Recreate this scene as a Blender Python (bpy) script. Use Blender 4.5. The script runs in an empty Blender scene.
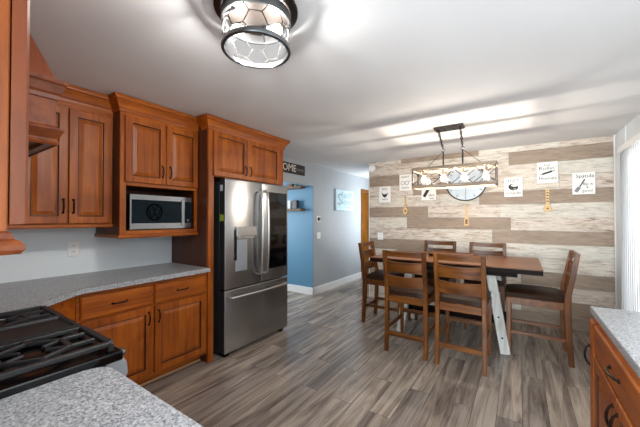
import bpy, bmesh, math, random
from mathutils import Vector, Matrix
random.seed(7)
PI = math.pi
C = bpy.context.scene.collection
scene = bpy.context.scene

# ------------------------------------------------------------------ camera, world, light, exposure
CAM_H = 1.38
YAW = math.atan(201 / 298.)
cam_d = bpy.data.cameras.new('camera'); cam = bpy.data.objects.new('camera', cam_d); C.objects.link(cam)
cam.location = (0, 0, CAM_H)
cam.rotation_euler = (PI / 2 + math.radians(0.7), 0, YAW)
cam_d.sensor_width = 36; cam_d.lens = 298 / 640 * 36; cam_d.shift_y = 1.85 / 640
cam_d.clip_start = 0.02
scene.camera = cam
scene.view_settings.view_transform = 'Standard'
scene.view_settings.look = 'None'
scene.view_settings.gamma = 1
scene.view_settings.use_curve_mapping = False
scene.view_settings.exposure = 0.92

world = bpy.data.worlds.new('world'); scene.world = world; world.use_nodes = True
world.node_tree.nodes['Background'].inputs[0].default_value = (0.75, 0.87, 1, 1)
world.node_tree.nodes['Background'].inputs[1].default_value = 0.4

def area(name, loc, direction, sx, sy, power, col, spread=PI):
    l = bpy.data.lights.new(name, 'AREA'); l.shape = 'RECTANGLE'; l.size = sx; l.size_y = sy
    l.energy = power; l.color = col; l.spread = spread
    o = bpy.data.objects.new(name, l); C.objects.link(o); o.location = loc
    o.rotation_euler = Vector(direction).to_track_quat('-Z', 'Y').to_euler()
    return o
# daylight through the patio door, the rear window and the hall window, plus added fills
area('patio_daylight', (1.08, 3.9, 1.1), (-1, -0.1, -0.1), 0.5, 1.9, 5, (0.97, 0.985, 1))
area('rear_window_daylight', (0.12, -2.96, 1.45), (-0.12, 1, 0.1), 1.25, 1.4, 185, (0.84, 0.93, 1))
area('right_counter_fill', (0.92, 1.0, 1.55), (-1, 0.15, -0.2), 1.2, 0.9, 13, (0.97, 0.985, 1))  # added fill for left wall and right worktop; the wall here is solid
area('side_room_fill', (-4.7, 3.3, 1.5), (1, 0.25, 0), 1.0, 1.2, 26, (0.95, 0.98, 1))  # added lamp to brighten the blue wall; no window is built there
area('hall_daylight', (-2.25, 6.3, 1.5), (-1, 0.0, 0), 0.7, 1.4, 16, (0.9, 0.96, 1))

# ------------------------------------------------------------------ rays: a photo point on a known wall, floor or face
HZ, F = 219.0, 298.0
_s, _c = math.sin(YAW), math.cos(YAW)
def ray(u, v):
    a = (u - 320) / F
    return (a * _c - _s, a * _s + _c, -(v - HZ) / F)
def onX(u, v, x):
    r = ray(u, v); t = x / r[0]; return Vector((x, r[1] * t, CAM_H + r[2] * t))
def onY(u, v, y):
    r = ray(u, v); t = y / r[1]; return Vector((r[0] * t, y, CAM_H + r[2] * t))

# ------------------------------------------------------------------ materials
def lin(c):
    return tuple((x / 255 / 12.92 if x / 255 <= 0.04045 else ((x / 255 + 0.055) / 1.055) ** 2.4) for x in c) + (1,)
class N:
    def __init__(s, name):
        s.m = bpy.data.materials.new(name); s.m.use_nodes = True
        s.t = s.m.node_tree; s.b = s.t.nodes['Principled BSDF']; s.out = s.t.nodes['Material Output']
    def n(s, kind, **kw):
        x = s.t.nodes.new(kind)
        for k, v in kw.items(): setattr(x, k, v)
        return x
    def l(s, a, b): s.t.links.new(a, b)
    def coords(s, scale, rnd=True, src='Object'):
        tc = s.n('ShaderNodeTexCoord'); mp = s.n('ShaderNodeMapping'); mp.inputs['Scale'].default_value = scale
        if rnd:
            oi = s.n('ShaderNodeObjectInfo'); mu = s.n('ShaderNodeMath', operation='MULTIPLY'); mu.inputs[1].default_value = 37
            s.l(oi.outputs['Random'], mu.inputs[0])
            ad = s.n('ShaderNodeVectorMath', operation='ADD'); s.l(tc.outputs[src], ad.inputs[0]); s.l(mu.outputs[0], ad.inputs[1])
            s.l(ad.outputs[0], mp.inputs['Vector'])
        else: s.l(tc.outputs[src], mp.inputs['Vector'])
        return mp.outputs['Vector']
    def noise(s, vec, scale, detail=4, rough=0.55, dist=0):
        x = s.n('ShaderNodeTexNoise'); x.inputs['Scale'].default_value = scale; x.inputs['Detail'].default_value = detail
        x.inputs['Roughness'].default_value = rough; x.inputs['Distortion'].default_value = dist
        s.l(vec, x.inputs['Vector']); return x.outputs['Fac']
    def ramp(s, fac, stops):
        r = s.n('ShaderNodeValToRGB'); cr = r.color_ramp
        while len(cr.elements) < len(stops): cr.elements.new(0.5)
        for e, (p, c) in zip(cr.elements, stops): e.position = p; e.color = c
        s.l(fac, r.inputs['Fac']); return r.outputs['Color']
    def mix(s, fac, a, b, blend='MIX'):
        x = s.n('ShaderNodeMix', data_type='RGBA', blend_type=blend)
        for inp, val in ((x.inputs[0], fac), (x.inputs[6], a), (x.inputs[7], b)):
            if hasattr(val, 'is_linked'): s.l(val, inp)
            else: inp.default_value = val
        return x.outputs[2]
    def bump(s, h, strength, dist=0.01):
        x = s.n('ShaderNodeBump'); x.inputs['Strength'].default_value = strength; x.inputs['Distance'].default_value = dist
        s.l(h, x.inputs['Height']); s.l(x.outputs['Normal'], s.b.inputs['Normal'])
    def set(s, col=None, rough=None, metal=None, spec=None):
        if col is not None:
            if hasattr(col, 'is_linked'): s.l(col, s.b.inputs['Base Color'])
            else: s.b.inputs['Base Color'].default_value = col
        if rough is not None: s.b.inputs['Roughness'].default_value = rough
        if metal is not None: s.b.inputs['Metallic'].default_value = metal
        if spec is not None: s.b.inputs['Specular IOR Level'].default_value = spec
        return s.m

def plain(name, rgb, rough=0.5, metal=0, spec=0.5, var=0.06, scale=12):
    k = N(name); v = k.coords((1, 1, 1)); f = k.noise(v, scale)
    c = lin(rgb); d = tuple(x * (1 - var) for x in c[:3]) + (1,); e = tuple(min(1, x * (1 + var)) for x in c[:3]) + (1,)
    return k.set(k.ramp(f, [(0.3, d), (0.7, e)]), rough, metal, spec)
def wood(name, dark, mid, light, axis='Z', rough=0.38, fine=26, bump=0.08):
    k = N(name); sc = {'X': (0.06, 1, 1), 'Y': (1, 0.06, 1), 'Z': (1, 1, 0.06)}[axis]
    v = k.coords(sc); f = k.noise(v, fine, 6, 0.6, 0.6)
    v2 = k.coords((1, 1, 1)); g = k.noise(v2, 4.5, 3, 0.5, 0.4)
    col = k.ramp(f, [(0.28, lin(dark)), (0.5, lin(mid)), (0.74, lin(light))])
    blot = k.ramp(g, [(0.3, (0.72, 0.69, 0.66, 1)), (0.6, (1, 1, 1, 1))])
    k.bump(f, bump, 0.004)
    return k.set(k.mix(1.0, col, blot, 'MULTIPLY'), rough, 0, 0.38)
CAB = ((122, 54, 8), (158, 80, 14), (182, 102, 26))
M = {}
M['cab_v'] = wood('stained_maple_upright_grain', *CAB, 'Z')
M['cab_y'] = wood('stained_maple_grain_along_wall', *CAB, 'Y')
M['cab_x'] = wood('stained_maple_grain_across', *CAB, 'X')
M['cab_shade'] = wood('shade_darkened_maple', (96, 40, 8), (122, 56, 14), (140, 70, 22), 'Z')  # cabinet maple with the shade on hood and near cupboard put into its colour
M['cab_shade_x'] = wood('shade_darkened_maple_across', (96, 40, 8), (126, 60, 15), (146, 74, 24), 'X')  # same shade-darkened maple, grain across
M['glaze'] = plain('dark_glaze_in_grooves', (72, 34, 15), 0.4)
M['cab_in'] = plain('dark_cabinet_interior', (44, 26, 18), 0.6)
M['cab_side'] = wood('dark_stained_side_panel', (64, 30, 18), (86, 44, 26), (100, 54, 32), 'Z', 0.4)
CH = ((50, 24, 5), (98, 54, 13), (134, 82, 28))
M['chair_z'] = wood('brown_chair_wood_upright', *CH, 'Z', 0.36, 22)
M['chair_x'] = wood('brown_chair_wood_across', *CH, 'X', 0.36, 22)
M['chair_y'] = wood('brown_chair_wood_lengthwise', *CH, 'Y', 0.36, 22)
M['leather'] = plain('dark_brown_leather', (44, 27, 15), 0.5, spec=0.16, var=0.2, scale=30)
M['table_top'] = wood('reddish_table_wood', (70, 34, 11), (110, 60, 20), (138, 84, 36), 'X', 0.3, 18)
M['table_dark'] = plain('near_black_table_edge', (22, 13, 10), 0.65, spec=0.12)
M['whitewash'] = wood('whitewashed_trestle_wood', (150, 148, 142), (186, 186, 180), (208, 208, 202), 'Z', 0.55)
M['bronze'] = plain('oil_rubbed_bronze', (40, 27, 20), 0.35, 0.85)
M['black'] = plain('black_enamel', (8, 8, 9), 0.22, spec=0.25)
M['iron'] = plain('cast_iron', (30, 31, 33), 0.5, 0.1, var=0.15, scale=60)
M['gloss_black'] = plain('black_glass', (7, 8, 10), 0.06, 0, 0.5)
M['screen'] = plain('dark_smoked_glass', (25, 35, 40), 0.12, 0, 0.05)
M['white'] = plain('white_painted_trim', (234, 235, 235), 0.4, var=0.02)
M['plastic_white'] = plain('white_plastic', (238, 238, 236), 0.35, var=0.02)
M['ceiling'] = plain('white_ceiling_paint', (226, 227, 228), 0.75, var=0.015, scale=3)
M['wall_pale'] = plain('pale_blue_grey_paint', (222, 229, 232), 0.6, var=0.02, scale=3)
M['wall_grey'] = plain('grey_paint', (166, 171, 176), 0.5, var=0.02, scale=3)
M['wall_blue'] = plain('blue_paint', (88, 136, 166), 0.55, var=0.03, scale=3)
M['right_paint'] = plain('white_wall_paint', (214, 219, 222), 0.5, var=0.02, scale=3)
M['canvas'] = plain('white_sign_board', (236, 233, 226), 0.6, var=0.02)
M['ink'] = plain('black_ink', (28, 27, 28), 0.6)
M['ink_grey'] = plain('grey_ink', (120, 124, 126), 0.6)
M['spoon'] = plain('light_bamboo', (212, 176, 118), 0.5, var=0.15)
M['drift'] = wood('grey_brown_driftwood', (104, 88, 72), (142, 124, 104), (170, 154, 134), 'X', 0.6, 30)
M['gunmetal'] = plain('dark_bronze_metal', (58, 52, 48), 0.4, 0.8)
M['nickel'] = plain('brushed_nickel', (120, 122, 124), 0.3, 1.0)
M['shelf'] = wood('rustic_shelf_wood', (74, 56, 42), (110, 88, 68), (140, 116, 92), 'X', 0.6)
M['door_gold'] = wood('golden_oak_door', (92, 52, 8), (124, 76, 14), (142, 92, 24), 'Z', 0.4)
M['aqua'] = plain('pale_aqua_canvas', (190, 216, 224), 0.6, var=0.12, scale=8)
M['aqua_ink'] = plain('grey_aqua_lettering', (136, 166, 178), 0.6)
M['shoe'] = plain('pale_wood_shoe', (206, 164, 122), 0.5)
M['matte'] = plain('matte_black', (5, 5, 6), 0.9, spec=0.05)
M['label_g'] = plain('green_yellow_label', (170, 190, 60), 0.5)
M['label_w'] = plain('pale_label', (190, 205, 210), 0.5)
M['jar'] = plain('pale_grey_ceramic', (200, 212, 220), 0.4)
M['green'] = plain('dark_teal_glass', (60, 110, 110), 0.3)
M['sign_wood'] = wood('dark_weathered_sign_board', (40, 32, 28), (58, 48, 42), (78, 66, 58), 'Y', 0.7)
M['cream'] = plain('cream_paint', (222, 216, 204), 0.6)

def steel(name, rgb=(172, 174, 176), axis=(60, 60, 0.6), rough=0.27):
    k = N(name); v = k.coords(axis, False); f = k.noise(v, 6, 3)
    c = lin(rgb)
    k.set(k.ramp(f, [(0.3, tuple(x * .9 for x in c[:3]) + (1,)), (0.7, c)]), rough, 1.0)
    k.b.inputs['Anisotropic'].default_value = 0.8; k.b.inputs['Anisotropic Rotation'].default_value = 0.25
    return k.m
M['steel'] = steel('brushed_stainless_steel')
M['satin'] = plain('satin_silver_trim', (160, 168, 175), 0.4, 0.35)
M['chrome'] = plain('polished_handle_steel', (205, 207, 208), 0.22, 1.0, var=0.02)
M['steel_dark'] = plain('dark_grey_appliance_side', (62, 64, 66), 0.45, 0.5)

def granite():
    k = N('grey_speckled_laminate'); v = k.coords((1, 1, 1), False)
    a = k.noise(v, 170, 3, 0.6); b = k.noise(v, 420, 2, 0.6)
    c1 = k.ramp(a, [(0.36, lin((96, 98, 102))), (0.47, lin((158, 161, 165))), (0.6, lin((186, 189, 192))), (0.68, lin((214, 216, 218)))])
    c2 = k.ramp(b, [(0.36, (0.5, 0.49, 0.48, 1)), (0.46, (1, 1, 1, 1)), (1, (1, 1, 1, 1))])
    return k.set(k.mix(1.0, c1, c2, 'MULTIPLY'), 0.33, 0, 0.5)
M['granite'] = granite()

def floor_mat():
    k = N('grey_brown_plank_flooring')
    tc = k.n('ShaderNodeTexCoord'); sp = k.n('ShaderNodeSeparateXYZ'); k.l(tc.outputs['Object'], sp.inputs[0])
    cb = k.n('ShaderNodeCombineXYZ'); k.l(sp.outputs['Y'], cb.inputs['X']); k.l(sp.outputs['X'], cb.inputs['Y'])
    br = k.n('ShaderNodeTexBrick'); br.offset = 0.37; br.offset_frequency = 2; br.squash = 1
    br.inputs['Scale'].default_value = 1; br.inputs['Mortar Size'].default_value = 0.0016; br.inputs['Brick Width'].default_value = 1.22
    br.inputs['Row Height'].default_value = 0.152; br.inputs['Mortar Smooth'].default_value = 0.2; br.inputs['Bias'].default_value = 0
    br.inputs['Color1'].default_value = (0, 0, 0, 1); br.inputs['Color2'].default_value = (1, 1, 1, 1); br.inputs['Mortar'].default_value = (0.5, 0.5, 0.5, 1)
    k.l(cb.outputs[0], br.inputs['Vector'])
    # a different slice of grain for every plank
    mul = k.n('ShaderNodeVectorMath', operation='MULTIPLY_ADD'); k.l(br.outputs['Color'], mul.inputs[0]); mul.inputs[1].default_value = (9, 9, 9); k.l(tc.outputs['Object'], mul.inputs[2])
    mp = k.n('ShaderNodeMapping'); mp.inputs['Scale'].default_value = (1, 0.075, 1); k.l(mul.outputs[0], mp.inputs['Vector'])
    g = k.noise(mp.outputs['Vector'], 17, 6, 0.62, 0.8); g2 = k.noise(mp.outputs['Vector'], 5, 3, 0.5, 0.5)
    col = k.ramp(g, [(0.27, lin((84, 76, 70))), (0.43, lin((136, 124, 114))), (0.57, lin((172, 160, 148))), (0.78, lin((196, 186, 174)))])
    tone = k.ramp(g2, [(0.3, (0.6, 0.58, 0.58, 1)), (0.62, (1.0, 0.99, 0.98, 1))])
    plank = k.ramp(br.outputs['Color'], [(0, (0.72, 0.73, 0.75, 1)), (0.5, (0.92, 0.9, 0.87, 1)), (1, (1.0, 0.99, 0.98, 1))])
    c = k.mix(1.0, k.mix(1.0, col, tone, 'MULTIPLY'), plank, 'MULTIPLY')
    c = k.mix(br.outputs['Fac'], c, lin((52, 45, 41)))
    k.bump(g, 0.06, 0.004)
    return k.set(c, 0.27, 0, 0.55)
M['floor'] = floor_mat()

def planks(name, stops, streak, rough=0.6):
    k = N(name)
    v = k.coords((0.12, 1, 1), False); f = k.noise(v, 42, 7, 0.68, 1.2)
    v2 = k.coords((0.28, 1, 1), False); g = k.noise(v2, 12, 5, 0.65, 1.0)
    c = k.ramp(f, [(p, lin(x)) for p, x in stops])
    w = k.ramp(g, [(0.36, streak), (0.5, (1, 1, 1, 1))])
    k.bump(f, 0.1, 0.003)
    return k.set(k.mix(1.0, c, w, 'MULTIPLY'), rough, 0, 0.3)
M['pl_white'] = planks('whitewashed_planks', [(0.34, (150, 130, 112)), (0.45, (202, 192, 178)), (0.7, (226, 219, 207))], (0.74, 0.69, 0.65, 1))
M['pl_rose'] = planks('distressed_pinkish_planks', [(0.36, (140, 112, 94)), (0.46, (198, 185, 171)), (0.7, (222, 213, 201))], (0.72, 0.65, 0.59, 1))
M['pl_brown'] = planks('taupe_brown_planks', [(0.3, (132, 114, 98)), (0.5, (152, 134, 117)), (0.7, (168, 151, 134))], (0.88, 0.87, 0.86, 1))
M['pl_grey'] = planks('weathered_pale_grey_planks', [(0.33, (160, 150, 136)), (0.47, (203, 196, 183)), (0.7, (220, 213, 201))], (0.84, 0.84, 0.84, 1))

def glassy(name, tint, alpha, rough=0.05, bump=0):
    k = N(name); tr = k.n('ShaderNodeBsdfTransparent'); gl = k.n('ShaderNodeBsdfGlossy'); mx = k.n('ShaderNodeMixShader')
    tr.inputs[0].default_value = (1, 1, 1, 1); gl.inputs[0].default_value = tint; gl.inputs['Roughness'].default_value = rough
    mx.inputs[0].default_value = alpha
    if bump:
        v = k.coords((1, 1, 1)); f = k.noise(v, bump, 2); b = k.n('ShaderNodeBump'); b.inputs['Strength'].default_value = 0.7; b.inputs['Distance'].default_value = 0.01
        k.l(f, b.inputs['Height']); k.l(b.outputs['Normal'], gl.inputs['Normal'])
    k.l(tr.outputs[0], mx.inputs[1]); k.l(gl.outputs[0], mx.inputs[2]); k.l(mx.outputs[0], k.out.inputs['Surface'])
    return k.m
M['glass'] = glassy('clear_glass', (0.9, 0.95, 1, 1), 0.1)
M['seeded'] = glassy('seeded_glass', (0.9, 0.92, 0.95, 1), 0.04, 0.0)
M['mesh_glass'] = glassy('fine_mesh_glass', (0.1, 0.11, 0.12, 1), 0.12, 0.6, 160)
def bulb_mat(name, col, strength):
    k = N(name); tr = k.n('ShaderNodeBsdfTransparent'); em = k.n('ShaderNodeEmission'); ad = k.n('ShaderNodeAddShader')
    em.inputs[0].default_value = col; em.inputs[1].default_value = strength
    k.l(tr.outputs[0], ad.inputs[0]); k.l(em.outputs[0], ad.inputs[1]); k.l(ad.outputs[0], k.out.inputs['Surface'])
    return k.m
M['bulb'] = bulb_mat('glowing_bulb', (1, 0.9, 0.75, 1), 2.6)

# ------------------------------------------------------------------ objects
def thing(name, label, cat, loc=(0, 0, 0), rotz=0, group=None):
    o = bpy.data.objects.new(name, None); C.objects.link(o); o.empty_display_size = 0.1
    o.location = loc; o.rotation_euler = (0, 0, rotz); o['label'] = label; o['category'] = cat
    if group: o['group'] = group
    return o
def obj(name, bm, mats, parent=None, world=False, smooth=0, label=None):
    """links bm as ONE mesh object; world=True: bm is in room coordinates, else in the parent's own"""
    if world and parent:
        p, off = parent, Vector((0, 0, 0))
        while p: off += Vector(p.location); p = p.parent
        bmesh.ops.translate(bm, verts=bm.verts, vec=-off)
    bmesh.ops.recalc_face_normals(bm, faces=bm.faces)
    me = bpy.data.meshes.new(name); bm.to_mesh(me); bm.free()
    for m in (mats if isinstance(mats, (list, tuple)) else [mats]): me.materials.append(M[m] if isinstance(m, str) else m)
    if smooth:
        for p in me.polygons: p.use_smooth = True
        try: me.set_sharp_from_angle(angle=math.radians(smooth))
        except Exception: pass
    o = bpy.data.objects.new(name, me); C.objects.link(o)
    if parent: o.parent = parent
    if label: o['label'] = label
    return o
def single(name, bm, mats, label, cat, base, group=None, smooth=0):
    """a thing that is one mesh: origin at its base"""
    bmesh.ops.translate(bm, verts=bm.verts, vec=-Vector(base))
    o = obj(name, bm, mats, smooth=smooth); o.location = base; o['label'] = label; o['category'] = cat
    if group: o['group'] = group
    return o
def struct(name, bm, mats, smooth=0):
    o = obj(name, bm, mats, smooth=smooth); o['kind'] = 'structure'; return o
def dup(root, loc, rotz, label, group=None, name=None):
    r = root.copy(); C.objects.link(r); r.location = loc; r.rotation_euler = (0, 0, rotz); r['label'] = label
    if group: r['group'] = group
    for ch in list(root.children):
        c = ch.copy(); C.objects.link(c); c.parent = r
        for g in list(ch.children):
            d = g.copy(); C.objects.link(d); d.parent = c
    return r
B = bmesh.new

def box(bm, x0, x1, y0, y1, z0, z1, bev=0, mi=0, seg=1):
    vs = [bm.verts.new((x, y, z)) for z in (z0, z1) for y in (y0, y1) for x in (x0, x1)]
    fs = [bm.faces.new([vs[i] for i in q]) for q in ((0, 2, 3, 1), (4, 5, 7, 6), (0, 1, 5, 4), (2, 6, 7, 3), (0, 4, 6, 2), (1, 3, 7, 5))]
    for f in fs: f.material_index = mi
    if bev:
        es = list({e for f in fs for e in f.edges})
        bmesh.ops.bevel(bm, geom=es, offset=bev, segments=seg, profile=0.6, affect='EDGES')
    return vs
def bar(bm, p, q, w, t, side=(0, 1, 0), bev=0, mi=0):
    """box from p to q, w wide along side, t thick"""
    p, q = Vector(p), Vector(q); d = (q - p).normalized(); s = Vector(side); s = (s - d * s.dot(d)).normalized(); n = d.cross(s)
    vs = [bm.verts.new(b + s * (a * w / 2) + n * (c * t / 2)) for b in (p, q) for c in (-1, 1) for a in (-1, 1)]
    fs = [bm.faces.new([vs[i] for i in qd]) for qd in ((0, 2, 3, 1), (4, 5, 7, 6), (0, 1, 5, 4), (2, 6, 7, 3), (0, 4, 6, 2), (1, 3, 7, 5))]
    for f in fs: f.material_index = mi
    if bev: bmesh.ops.bevel(bm, geom=list({e for f in fs for e in f.edges}), offset=bev, segments=1, affect='EDGES')
def tube(bm, pts, r, n=8, closed=False, mi=0):
    pts = [Vector(p) for p in pts]; rings = []; m = len(pts); nv = None
    for i, p in enumerate(pts):
        a = pts[i - 1] if (i or closed) else p; b = pts[(i + 1) % m] if (i < m - 1 or closed) else p
        d = (b - a).normalized()
        if nv is None: nv = d.orthogonal().normalized()
        else:
            nv = nv - d * nv.dot(d)
            nv = nv.normalized() if nv.length > 1e-6 else d.orthogonal().normalized()
        w = d.cross(nv); rr = r[i] if isinstance(r, (list, tuple)) else r
        rings.append([bm.verts.new(p + nv * (rr * math.cos(k * 2 * PI / n)) + w * (rr * math.sin(k * 2 * PI / n))) for k in range(n)])
    for i in range(m if closed else m - 1):
        A, D = rings[i], rings[(i + 1) % m]
        for k in range(n):
            f = bm.faces.new((A[k], A[(k + 1) % n], D[(k + 1) % n], D[k])); f.material_index = mi
    if not closed:
        for R in (rings[0], rings[-1]):
            f = bm.faces.new(R); f.material_index = mi
def lathe(bm, prof, c=(0, 0, 0), n=24, ax=(0, 0, 1), mi=0, cap=True):
    ax = Vector(ax).normalized(); u = ax.orthogonal().normalized(); w = ax.cross(u); c = Vector(c); rings = []
    for r, h in prof:
        rings.append([bm.verts.new(c + ax * h + (u * math.cos(k * 2 * PI / n) + w * math.sin(k * 2 * PI / n)) * r) for k in range(n)])
    for A, D in zip(rings, rings[1:]):
        for k in range(n):
            f = bm.faces.new((A[k], A[(k + 1) % n], D[(k + 1) % n], D[k])); f.material_index = mi
    if cap:
        for R in (rings[0], rings[-1]): bm.faces.new(R).material_index = mi
def prism(bm, pts, z0, z1, bev=0, mi=0, seg=2):
    a = [bm.verts.new((x, y, z0)) for x, y in pts]; b = [bm.verts.new((x, y, z1)) for x, y in pts]; n = len(pts)
    fs = [bm.faces.new(a[::-1]), bm.faces.new(b)] + [bm.faces.new((a[i], a[(i + 1) % n], b[(i + 1) % n], b[i])) for i in range(n)]
    for f in fs: f.material_index = mi
    if bev: bmesh.ops.bevel(bm, geom=list(fs[1].edges) + list(fs[0].edges), offset=bev, segments=seg, profile=0.6, affect='EDGES')
def slab(bm, pts, o, ua, ub, un, t, mi=0):
    """flat outline pts (a,b) on plane o,ua,ub given thickness t along un"""
    o, ua, ub, un = map(Vector, (o, ua, ub, un)); n = len(pts)
    A = [bm.verts.new(o + ua * x + ub * y) for x, y in pts]; D = [bm.verts.new(o + ua * x + ub * y + un * t) for x, y in pts]
    for f in [bm.faces.new(A[::-1]), bm.faces.new(D)] + [bm.faces.new((A[i], A[(i + 1) % n], D[(i + 1) % n], D[i])) for i in range(n)]: f.material_index = mi
def rectloft(bm, o, ua, ub, un, w, h, prof):
    """prof: (inset, height, material of the band that leads here); closed at both ends"""
    o, ua, ub, un = map(Vector, (o, ua, ub, un)); rings = []
    for ins, ht, mi in prof:
        rings.append([bm.verts.new(o + ua * x + ub * y + un * ht) for x, y in ((ins, ins), (w - ins, ins), (w - ins, h - ins), (ins, h - ins))])
    for (A, D, pr) in zip(rings, rings[1:], prof[1:]):
        for k in range(4): bm.faces.new((A[k], A[(k + 1) % 4], D[(k + 1) % 4], D[k])).material_index = pr[2]
    bm.faces.new(rings[0]); bm.faces.new(rings[-1]).material_index = 0
def sweep(bm, path, prof, mi=0):
    """mitred moulding: prof (out, z) swept along the path, out to the right of its direction"""
    P = [Vector((x, y)) for x, y in path]; rings = []
    for i, p in enumerate(P):
        ns = []
        if i: d = (p - P[i - 1]).normalized(); ns.append(Vector((d.y, -d.x)))
        if i < len(P) - 1: d = (P[i + 1] - p).normalized(); ns.append(Vector((d.y, -d.x)))
        n = sum(ns, Vector((0, 0))).normalized(); k = 1 / max(0.3, n.dot(ns[0]))
        rings.append([bm.verts.new((p.x + n.x * o * k, p.y + n.y * o * k, z)) for o, z in prof])
    m = len(prof)
    for A, D in zip(rings, rings[1:]):
        for k in range(m): bm.faces.new((A[k], A[(k + 1) % m], D[(k + 1) % m], D[k])).material_index = mi
    bm.faces.new(rings[0]); bm.faces.new(rings[-1][::-1])
DG = None
def text_bm(bm, body, size, o, ua, ub, un, t=0.002, mi=0, align='CENTER', sx=1.0):
    cu = bpy.data.curves.new('lettering', 'FONT'); cu.body = body; cu.size = size; cu.align_x = align; cu.align_y = 'CENTER'; cu.extrude = t / 2
    cu.resolution_u = 2
    ob = bpy.data.objects.new('lettering_source', cu); C.objects.link(ob)
    dg = bpy.context.evaluated_depsgraph_get(); me = bpy.data.meshes.new_from_object(ob.evaluated_get(dg))
    o, ua, ub, un = map(Vector, (o, ua, ub, un))
    n0 = len(bm.faces); tmp = bmesh.new(); tmp.from_mesh(me); vm = {}
    for v in tmp.verts: vm[v.index] = bm.verts.new(o + ua * v.co.x * sx + ub * v.co.y + un * (v.co.z + t / 2))
    for f in tmp.faces:
        try: bm.faces.new([vm[v.index] for v in f.verts]).material_index = mi
        except ValueError: pass
    tmp.free(); bpy.data.objects.remove(ob); bpy.data.meshes.remove(me); bpy.data.curves.remove(cu)

X1, Y1, Z1 = Vector((1, 0, 0)), Vector((0, 1, 0)), Vector((0, 0, 1))
# key planes of the room
XL, YB, XR, ZC, YN = -3.13, 4.87, 0.935, 2.375, -0.22
PLX0 = onY(369.5, 219, YB).x
OPEN0, OPEN1, OPENZ = 2.98, 4.415, 1.985

# ------------------------------------------------------------------ the setting
bm = B(); box(bm, -4.9, 2.6, -3.1, 8.1, -0.1, 0); struct('floor', bm, 'floor')
bm = B(); box(bm, -4.9, 2.6, -3.1, 8.1, ZC, ZC + 0.1); struct('ceiling', bm, 'ceiling')
bm = B()
box(bm, XL - .12, XL, -3.1, OPEN0, 0, ZC, mi=0)
box(bm, XL - .12, XL, OPEN0, OPEN1 + .01, OPENZ, ZC, mi=1)
box(bm, XL - .12, XL, OPEN1 + .01, 6.42, 0, ZC, mi=1)
box(bm, XL - .12, XL, 6.42, 7.25, 2.03, ZC, mi=1)
box(bm, XL - .12, XL, 7.25, 8.1, 0, ZC, mi=1)
struct('wall_left', bm, ['wall_pale', 'wall_grey'])
bm = B(); box(bm, -4.9, XL - .001, OPEN1, OPEN1 + .01, 0, ZC); box(bm, -4.9, XL - .12, OPEN1 + .011, OPEN1 + .12, 0, ZC); struct('wall_side_room', bm, 'wall_blue')
bm = B(); box(bm, -4.9, -4.8, 1.8, OPEN1, 0, ZC); box(bm, -4.9, XL - .12, 1.7, 1.8, 0, ZC); struct('wall_side_room_far', bm, 'wall_blue')
bm = B(); box(bm, -4.9, PLX0, 8.0, 8.1, 0, ZC); struct('wall_hall_end', bm, 'wall_grey')
bm = B(); box(bm, PLX0 + .0, PLX0 + .1, YB + .12, 8.0, 0, ZC); struct('wall_hall_right', bm, 'wall_grey')
# range wall behind the hood; the camera stands beside its end
bm = B(); box(bm, XL, -0.42, YN - .12, YN, 0, ZC); struct('wall_range', bm, 'wall_pale')
bm = B(); box(bm, -4.9, -.55, -3.1, -3.0, 0, ZC); box(bm, 0.78, 2.6, -3.1, -3.0, 0, ZC); box(bm, -.55, .78, -3.1, -3.0, 0, .7); box(bm, -.55, .78, -3.1, -3.0, 2.2, ZC)
struct('wall_front', bm, 'wall_pale')
bm = B(); 
for x in (-.55, .085, .72): box(bm, x, x + .06, -3.08, -3.02, .7, 2.2, .004)
for z in (.7, 1.42, 2.14): box(bm, -.55, .78, -3.07, -3.03, z, z + .06, .004)
box(bm, -.5, .73, -3.052, -3.048, .74, 2.16, mi=1)
struct('window_1', bm, ['white', 'glass'])
# right wall with the patio door
DY0, DY1, DZ = 3.62, onX(628, 152, XR).y, 2.09
bm = B(); box(bm, XR, XR + .12, DY1, YB + .12, 0, ZC); box(bm, XR, XR + .12, DY0, DY1, DZ, ZC); box(bm, XR, XR + .12, -3.1, DY0, 0, ZC)
y = DY1 + .02
while y < YB - .03:          # narrow upright boards of the panelled strip beside the door
    box(bm, XR - .008, XR, y, y + .032, 0.0, ZC, .003); y += .036
struct('wall_right', bm, 'right_paint')
bm = B(); box(bm, XR + .02, XR + .09, DY0, DY0 + .06, 0, DZ, .004); box(bm, XR + .02, XR + .09, DY1 - .06, DY1, 0, DZ, .004)
box(bm, XR + .02, XR + .09, DY0, DY1, DZ - .06, DZ, .004); box(bm, XR + .02, XR + .09, DY0, DY1, 0, .05, .004); ym = (DY0 + DY1) / 2
box(bm, XR + .03, XR + .08, ym - .04, ym + .04, .05, DZ - .06, .004); box(bm, XR + .052, XR + .058, DY0 + .06, DY1 - .06, .05, DZ - .06, mi=1)
struct('door_2', bm, ['white', 'glass'])
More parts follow.
